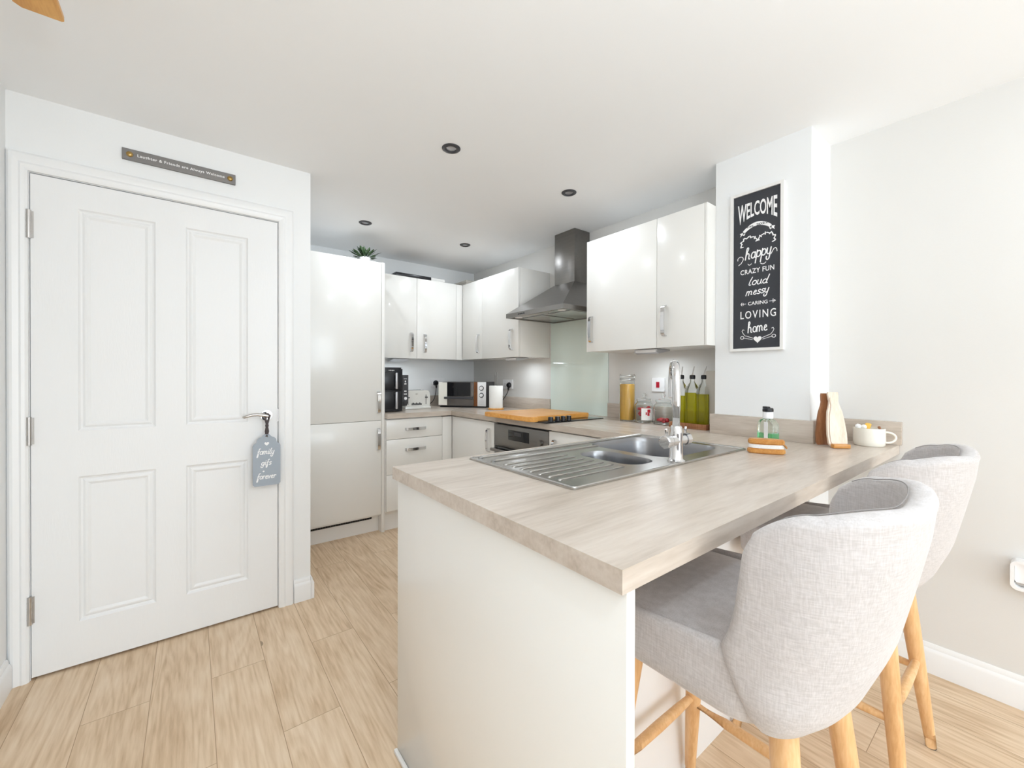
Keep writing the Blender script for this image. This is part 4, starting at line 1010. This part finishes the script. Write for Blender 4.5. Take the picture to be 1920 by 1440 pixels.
# box on the right wall at the picture's edge
def wall_box():
    o = Vector((XR, .03, .492)); fr = (o, (0, -1, 0), (0, 0, 1), (-1, 0, 0))
    t = thing('wall_box', 'white rounded wall box low on the right wall at the picture edge', 'wall box', o)
    b = BM(); plate(b, rrect(-.050, -.052, .085, .052, .020, 6), [rrect(-.040, -.042, .075, .044, .014, 6)], .0003, .050, fr); obj('frame', b, 'white', t)
    b = BM(); plate(b, rrect(-.0395, -.026, .0745, .0435, .008, 4), [], .0003, .040, fr); obj('flap', b, 'white', t)
    b = BM(); plate(b, rrect(-.0395, -.0415, .0745, -.0275, .006, 4), [], .0003, .026, fr); bx(b, 2.349, .040, .4515, 2.36, .044, .464); obj('inner_strip', b, 'nickel', t)
wall_box()

# ------------------------------------------------------------------ things on top of the cabinets
def plant():
    c = (1.06, 3.22, 2.071)
    t = thing('potted_plant', 'small dark green leafy plant on top of the fridge housing', 'plant', c)
    b = BM(); lathe(b, c, [(0, 0), (.030, 0), (.036, .004), (.042, .040), (.039, .040), (.035, .034), (0, .034)], 24); obj('pot', b, 'white', t)
    random.seed(5); b = BM()
    for i in range(70):
        a = random.random() * 6.28; el = random.uniform(.0, 1.3); L = random.uniform(.07, .14); p0 = Vector(c) + Vector((0, 0, .034))
        d = Vector((math.cos(a) * math.cos(el), math.sin(a) * math.cos(el) * .7, math.sin(el)))
        s = d.cross(Vector((0, 0, 1))).normalized() * random.uniform(.010, .016); p1 = p0 + d * L; p1.z = max(min(p1.z, 2.19), c[2] + .006)
        m0 = p0 + (p1 - p0) * .45; m1 = p0 + (p1 - p0) * .75; up_ = Vector((0, 0, .004))
        vs = [b.verts.new(q) for q in (p0, m0 + s * .35, m1 + s, p1, m1 - s, m0 - s * .35)]
        b.faces.new(vs[:4]); b.faces.new([vs[0], vs[3], vs[4], vs[5]])
    o = obj('leaves', b, 'leaf', t, sharp=0)
    so = o.modifiers.new('thick', 'SOLIDIFY'); so.thickness = .0012
plant()
q = obj('baking_tray', box(1.39, 3.43, 2.0725, 1.725, 3.70, 2.100, .003), 'black'); tag(q, 'flat black tray lying on top of the back wall cabinet', 'tray')
b = BM(); bx(b, 1.76, 3.50, 2.0725, 1.90, 3.70, 2.115, .002); q = obj('storage_box', b, 'paper'); tag(q, 'low white box on the wall cabinet right of the black tray', 'box')
b = BM(); bx(b, 2.12, 3.47, 2.0725, 2.34, 3.72, 2.135, .003); bx(b, 2.115, 3.465, 2.115, 2.345, 3.725, 2.140, .003); q = obj('storage_box', b, 'grey'); tag(q, 'grey-beige lidded box on the corner wall cabinet', 'box')

# ------------------------------------------------------------------ chalkboard sign on the pillar
def chalkboard():
    yl, yr, z0, z1 = .965, .732, 1.326, 2.092; x = PX
    t = thing('chalkboard_sign', 'tall narrow black welcome sign with white lettering and distressed frame on the pillar', 'sign', (x, .85, z0))
    fr = ((x, yl, 0), (0, -1, 0), (0, 0, 1), (-1, 0, 0)); w = yl - yr
    b = BM(); plate(b, [(0, z0), (w, z0), (w, z1), (0, z1)], [[(.013, z0 + .013), (w - .013, z0 + .013), (w - .013, z1 - .013), (.013, z1 - .013)]], .0003, .020, fr); obj('frame', b, 'frame', t)
    b = BM(); plate(b, [(.0131, z0 + .0131), (w - .0131, z0 + .0131), (w - .0131, z1 - .0131), (.0131, z1 - .0131)], [], .0003, .013, fr); bd = obj('board', b, 'board', t)
    P = mapper((x - .0136, yl - .002, 0), (0, -1, 0), (0, 0, 1), (-1, 0, 0))
    def part(fn, nm='lettering', m='chalk'):
        b = BM(); fn(b); return obj(nm, b, m, bd)
    part(lambda b: block_text(b, 'WELCOME', P, .031, 1.970, .172, .066, bold=.02, arch=.034))
    # banner
    def ban(b):
        N = 16; tt = bmesh.new(); f = lambda a: (.055 + .125 * a, 1.897 + .030 * (1 - (2 * a - 1) ** 2))
        for i in range(N):
            (ua, va), (ub, vb) = f(i / N), f((i + 1) / N)
            tt.faces.new([tt.verts.new(P(*q)) for q in ((ua, va - .009, 0), (ub, vb - .009, 0), (ub, vb + .009, 0), (ua, va + .009, 0))])
        merge(b, tt)
        poly(b, [(.057, 1.900), (.066, 1.893), (.060, 1.883), (.052, 1.889), (.042, 1.880), (.045, 1.890), (.040, 1.897), (.050, 1.899)], P)
        poly(b, [(.178, 1.900), (.169, 1.893), (.175, 1.883), (.183, 1.889), (.193, 1.880), (.190, 1.890), (.195, 1.897), (.185, 1.899)], P)
    part(ban, 'banner')
    P2 = mapper((x - .0140, yl - .002, 0), (0, -1, 0), (0, 0, 1), (-1, 0, 0))
    part(lambda b: block_text(b, 'Est. 2022', P2, .072, 1.917, .092, .010, bold=.02), 'banner_text', 'board')
    # leafy heart-top wreath
    def wreath(b):
        random.seed(2)
        for cx, a0, a1 in ((.083, 205, 10), (.158, 170, -30)):
            pts = arc(cx, 1.842, .036, .030, a0, a1, 11)
            for i, (u_, v_) in enumerate(pts):
                a = R((i * 67) % 180); q = .0055
                ribbon(b, [(u_ - q * math.cos(a), v_ - q * math.sin(a)), (u_ + q * math.cos(a), v_ + q * math.sin(a))], .0048, P)
            ribbon(b, pts, .0012, P)
    part(wreath, 'wreath')
    def happy(b):
        script_text(b, 'happy', P, .066, 1.765, .118, .028, .0052, slant=.15, rise=.08)
        ribbon(b, arc(.044, 1.772, .013, .012, 200, -30, 12) + [(.047, 1.752), (.036, 1.745)], .0032, P)
        ribbon(b, [(.178, 1.770), (.190, 1.792), (.197, 1.795), (.202, 1.788), (.203, 1.778)], .0032, P)
        ribbon(b, arc(.086, 1.745, .008, .008, 190, 340, 6), .0028, P); ribbon(b, arc(.145, 1.741, .012, .010, 200, 340, 8), .003, P)
    part(happy)
    part(lambda b: block_text(b, 'CRAZY FUN', P, .044, 1.696, .148, .0225, bold=.015, spacing=1.1))
    part(lambda b: script_text(b, 'loud', P, .081, 1.640, .084, .020, .0042, slant=.3))
    part(lambda b: script_text(b, 'messy', P, .069, 1.592, .104, .019, .0042, slant=.3, rise=.05))
    def caring(b):
        block_text(b, 'CARING', P, .079, 1.5445, .086, .0165, bold=.012)
        ribbon(b, [(.048, 1.553), (.070, 1.553)], .0022, P); ribbon(b, [(.052, 1.560), (.047, 1.553), (.052, 1.546)], .0028, P); ribbon(b, [(.058, 1.558), (.058, 1.548)], .0022, P)
        ribbon(b, [(.172, 1.553), (.198, 1.553)], .0022, P); ribbon(b, [(.188, 1.561), (.188, 1.545)], .003, P); ribbon(b, [(.193, 1.557), (.198, 1.553), (.193, 1.549)], .0022, P)
    part(caring)
    part(lambda b: block_text(b, 'LOVING', P, .045, 1.482, .155, .036, bold=.008, spacing=1.25))
    part(lambda b: script_text(b, 'home', P, .080, 1.413, .086, .026, .0048, slant=.05, rise=.08))
    def fl(b):
        poly(b, heart(.1225, 1.380, .019), P)
        for s in (-1, 1):
            f = lambda u_, v_: (.1225 + s * u_, v_)
            ribbon(b, [f(.020, 1.386), f(.040, 1.394), f(.056, 1.400), f(.064, 1.410), f(.070, 1.422), f(.066, 1.430), f(.060, 1.427)], .0024, P)
            ribbon(b, [f(.022, 1.379), f(.044, 1.385), f(.060, 1.389)], .0020, P)
            ribbon(b, [f(.069 + .008 * math.cos(a * .63), 1.391 + .007 * math.sin(a * .63)) for a in range(11)], .0026, P)
    part(fl, 'heart_flourish')
chalkboard()

# ------------------------------------------------------------------ ceiling
def downlight(c, label):
    t = thing('downlight', label, 'downlight', (c[0], c[1], ZC - .001), 'recessed ceiling downlights')
    b = BM(); lathe(b, (c[0], c[1], ZC), [(.0245, -.0004), (.0255, -.005), (.030, -.008), (.040, -.006), (.044, -.0025), (.044, -.0004), (.0245, -.0004)], 36); obj('bezel', b, 'darkgrey', t)
    b = BM(); lathe(b, (c[0], c[1], ZC), [(0, -.0045), (.012, -.0040), (.0242, -.0012), (.0242, -.0004), (0, -.0004)], 28); obj('lens', b, 'silver', t)
for c, lab in (((.985, 1.753), 'dark rimmed ceiling downlight nearest the camera'), ((1.772, 1.743), 'dark rimmed ceiling downlight in front of the large wall cabinet'),
               ((.980, 2.975), 'dark rimmed ceiling downlight in front of the fridge housing'), ((1.797, 2.963), 'dark rimmed ceiling downlight nearest the kitchen corner')): downlight(c, lab)
for c, w in zip(SPOTS[4:], ('left, nearest the kitchen', 'right, nearest the kitchen', 'left, middle row', 'right, middle row', 'left, nearest the patio window', 'right, nearest the patio window')): downlight(c, 'added living room fill downlight behind the camera, ' + w)  # unseen fixtures added for the living room fill spots
def fan():
    c = Vector((-.315, 1.02, 2.16))
    t = thing('ceiling_fan', 'ceiling fan with honey wood blades, one blade tip in the top left corner', 'ceiling fan', (c.x, c.y, ZC))
    b = BM(); lathe(b, (c.x, c.y, 0), [(0, ZC - .0005), (.06, ZC - .0005), (.055, ZC - .03), (.02, ZC - .04), (.018, 2.20), (.075, 2.19), (.08, 2.13), (.05, 2.11), (0, 2.11)][::-1], 32); obj('motor_housing', b, 'white', t)
    for k in range(3):
        b = BM(); o2 = [(.10, -.028), (.54, -.045), (.61, -.045), (.615, -.040), (.615, .032), (.602, .045), (.54, .045), (.10, .028)]
        plate(b, o2, [], -.005, .007)
        M_ = Matrix.Translation(c) @ Matrix.Rotation(R(90 + 120 * k), 4, 'Z'); bmesh.ops.transform(b, matrix=M_, verts=b.verts); obj('blade', b, 'fanwood', t)
        b = BM(); bx(b, .06, -.012, -.004, .12, .012, -.0005); bmesh.ops.transform(b, matrix=M_, verts=b.verts); obj('blade_arm', b, 'white', t)
fan()

# ------------------------------------------------------------------ bar stools (origin under the seat centre, front towards +y)
def bar_stool():
    t = thing('bar_stool', '', 'bar stool', (0, 0, 0), 'upholstered bar stools at the breakfast bar')
    # --- seat base: rounded block with the raised side rims
    b = BM(); zb, N = .600, 0
    def out(s, yb=-.165, yf=.215, rx=.232, rc=.075):
        rc *= s
        pts = rrect(-rx * s, yb * s if yb < 0 else yb, rx * s, yf * s, rc, 7); return pts
    L = []
    for s, z in ((.86, .600), (.95, .604), (.99, .615), (1.0, .640), (1.0, .685)):
        L.append([b.verts.new((x, y, z)) for x, y in out(s)])
    rim = []
    def rz(y): return .700 + .022 * max(0, min(1, (.12 - y) / .22))
    for s, dz in ((1.0, 0), (.985, .010), (.955, .012), (.93, .004), (.92, -.012), (.91, -.05)):
        L.append([b.verts.new((x, y, rz(y) + dz)) for x, y in out(s)])
    for A, B in zip(L, L[1:]):
        for j in range(len(A)): b.faces.new((A[j], A[(j + 1) % len(A)], B[(j + 1) % len(A)], B[j]))
    b.faces.new(L[0]); b.faces.new(L[-1]); bmesh.ops.recalc_face_normals(b, faces=b.faces)
    st = obj('seat_base', b, 'fabric', t, local=True, sharp=60)
    b = BM(); L = []
    for s, z in ((.90, .66), (.915, .692), (.90, .703), (.84, .710), (.6, .716), (.25, .718)):
        L.append([b.verts.new((x, y, z + .012 * max(0, min(1, (.05 - y) / .2)))) for x, y in out(s)])
    for A, B in zip(L, L[1:]):
        for j in range(len(A)): b.faces.new((A[j], A[(j + 1) % len(A)], B[(j + 1) % len(A)], B[j]))
    b.faces.new(L[-1]); b.faces.new(L[0]); bmesh.ops.recalc_face_normals(b, faces=b.faces)
    obj('seat_cushion', b, 'fabric', t, local=True, sharp=60)
    # --- backrest shell: closed slab round the rear, wings forward
    NU, NV = 56, 26; b = BM(); th = .040
    def lerp(a, c, k): return a + (c - a) * k
    def interp(tab, z):
        for (za, va), (zb_, vb) in zip(tab, tab[1:]):
            if z <= zb_: k = max(0, (z - za) / (zb_ - za)); k = k * k * (3 - 2 * k) if False else k; return lerp(va, vb, k)
        return tab[-1][1]
    yF = [(.60, -.150), (.66, -.130), (.71, -.108), (.735, -.104), (.765, -.118), (.81, -.128), (.88, -.137), (.93, -.143), (.99, -.150)]
    yR = [(.60, -.205), (.64, -.246), (.72, -.278), (.83, -.302), (.92, -.320), (.99, -.328)]
    wX = [(.60, .205), (.62, .222), (.66, .236), (.74, .242), (.90, .243), (.99, .238)]
    def outer(u, z):
        a = R(90 * u); yf, yr, w = interp(yF, z), interp(yR, z), interp(wX, z)
        x = w * math.copysign(abs(math.sin(a)) ** .72, u); y = yf + (yr - yf) * abs(math.cos(a)) ** .80
        return Vector((x, y, z))
    def top(u):
        q = abs(u); h = .978 + .012 * math.sin(min(1, q / .75) * math.pi)
        e = .97 * max(0, (q - .76) / .24); return h - .052 * (1 - math.sqrt(1 - e * e))
    def nrm(u, z):
        e = .01; ta = outer(min(1, u + e), z) - outer(max(-1, u - e), z); n = Vector((-ta.y, ta.x, 0)).normalized()
        return -n if n.dot(Vector((outer(u, z).x, outer(u, z).y + .1, 0))) < 0 else n
    us = []
    for i in range(NU + 1):
        k = -1 + 2 * i / NU; us.append(math.copysign(1 - (1 - abs(k)) ** 1.25, k))
    O, I = [], []
    for u in us:
        h = top(u); co, ci = [], []; thk = th * (1 - .35 * max(0, (abs(u) - .8) / .2))
        for j in range(NV + 1):
            z0_ = .604 + .010 * abs(math.cos(R(90 * u))); z = z0_ + (h - z0_) * (j / NV) ** .9; n = nrm(u, z); p = outer(u, z)
            co.append(p); ci.append(p - n * thk)
        O.append(co); I.append(ci)
    # cross-section loop per column: outer bottom->top, rounded rim, inner top->bottom
    cols = []
    for co, ci in zip(O, I):
        loop = list(co[:-1]); a, c_ = co[-1], ci[-1]; mid = (a + c_) / 2; hw = (a - c_) / 2; r = hw.length
        for k in range(0, 7):
            an = R(180 * k / 6); loop.append(mid + hw * math.cos(an) + Vector((0, 0, r * .75 * math.sin(an) - r * .35)))
        loop += list(reversed(ci[:-1])); cols.append([b.verts.new(p) for p in loop])
    m = len(cols[0])
    for A, B in zip(cols, cols[1:]):
        for j in range(m): b.faces.new((A[j], A[(j + 1) % m], B[(j + 1) % m], B[j]))
    # rounded front edges of the wings
    for col, sg in ((cols[0], -1), (cols[-1], 1)):
        prev = col; ztop = max(v.co.z for v in col)
        for k, (sh, fw_) in enumerate(((.30, .0075), (.75, .0125), (1.0, .013))):
            new = []
            cen = [(col[j].co + col[(m - 1 - j + 0) % m].co) / 2 if False else None for j in range(m)]
            for j in range(m):
                # opposite vertex across the slab thickness
                if j < NV: opp = col[NV + 7 + (NV - 1 - j)]
                elif j >= NV + 7: opp = col[NV - 1 - (j - NV - 7)]
                else: opp = col[NV + 6 - (j - NV)]
                c_ = (col[j].co + opp.co) / 2; new.append(b.verts.new(col[j].co.lerp(c_, sh if sh < 1 else .999) + Vector((0, fw_ * max(0., min(1., (ztop - col[j].co.z) / .035)) , 0))))
            for j in range(m): b.faces.new((prev[j], prev[(j + 1) % m], new[(j + 1) % m], new[j]))
            prev = new
    bmesh.ops.remove_doubles(b, verts=b.verts, dist=.00005)
    bmesh.ops.recalc_face_normals(b, faces=b.faces)
    bk = obj('backrest', b, 'fabric', t, local=True, sharp=70)
    # piping along the inner and outer rim edge
    b = BM(); pts = []
    for i in range(3, NU - 2):
        pts.append(I[i][-1] + Vector((0, 0, .0045)))
    tube(b, pts, .0011, n=6); obj('piping', b, 'piping', bk, local=True)
    # --- legs
    feet = {'rl': (-.210, -.215), 'rr': (.210, -.215), 'fl': (-.210, .208), 'fr': (.210, .208)}
    tops = {'rl': (-.125, -.150), 'rr': (.125, -.150), 'fl': (-.135, .145), 'fr': (.135, .145)}
    at = lambda k, z: Vector((lerp(feet[k][0], tops[k][0], z / .62), lerp(feet[k][1], tops[k][1], z / .62), z))
    for k in feet:
        b = BM(); zs = [.004, .05, .2, .4, .55, .612]; rs = [.0135, .0150, .0190, .0225, .0235, .0235]
        tube(b, [at(k, z) for z in zs], rs, n=20); lg = obj('leg', b, 'beech', t, local=True)
        b = BM(); lathe(b, (at(k, 0).x, at(k, 0).y, 0), [(0, 0), (.0125, 0), (.0128, .0035), (0, .0035)], 18); obj('foot_glide', b, 'darkgrey', lg, local=True)
    for a, c_, z in (('fl', 'fr', .285), ('rl', 'rr', .285), ('fl', 'rl', .262), ('fr', 'rr', .262)):
        b = BM(); p, q = at(a, z), at(c_, z); mid = (p + q) / 2
        tube(b, [p, p.lerp(mid, .5), mid, mid.lerp(q, .5), q], [.0095, .0125, .0135, .0125, .0095], n=16); obj('stretcher', b, 'beech', t, local=True)
    return t
s1 = bar_stool(); s2 = tree_copy(s1)
s1.location = (.965, .44, 0); s1['label'] = 'nearer greige upholstered bar stool with light wooden legs at the breakfast bar end'
s2.location = (1.69, .44, 0); s2['label'] = 'farther greige upholstered bar stool near the right wall, behind the other stool'
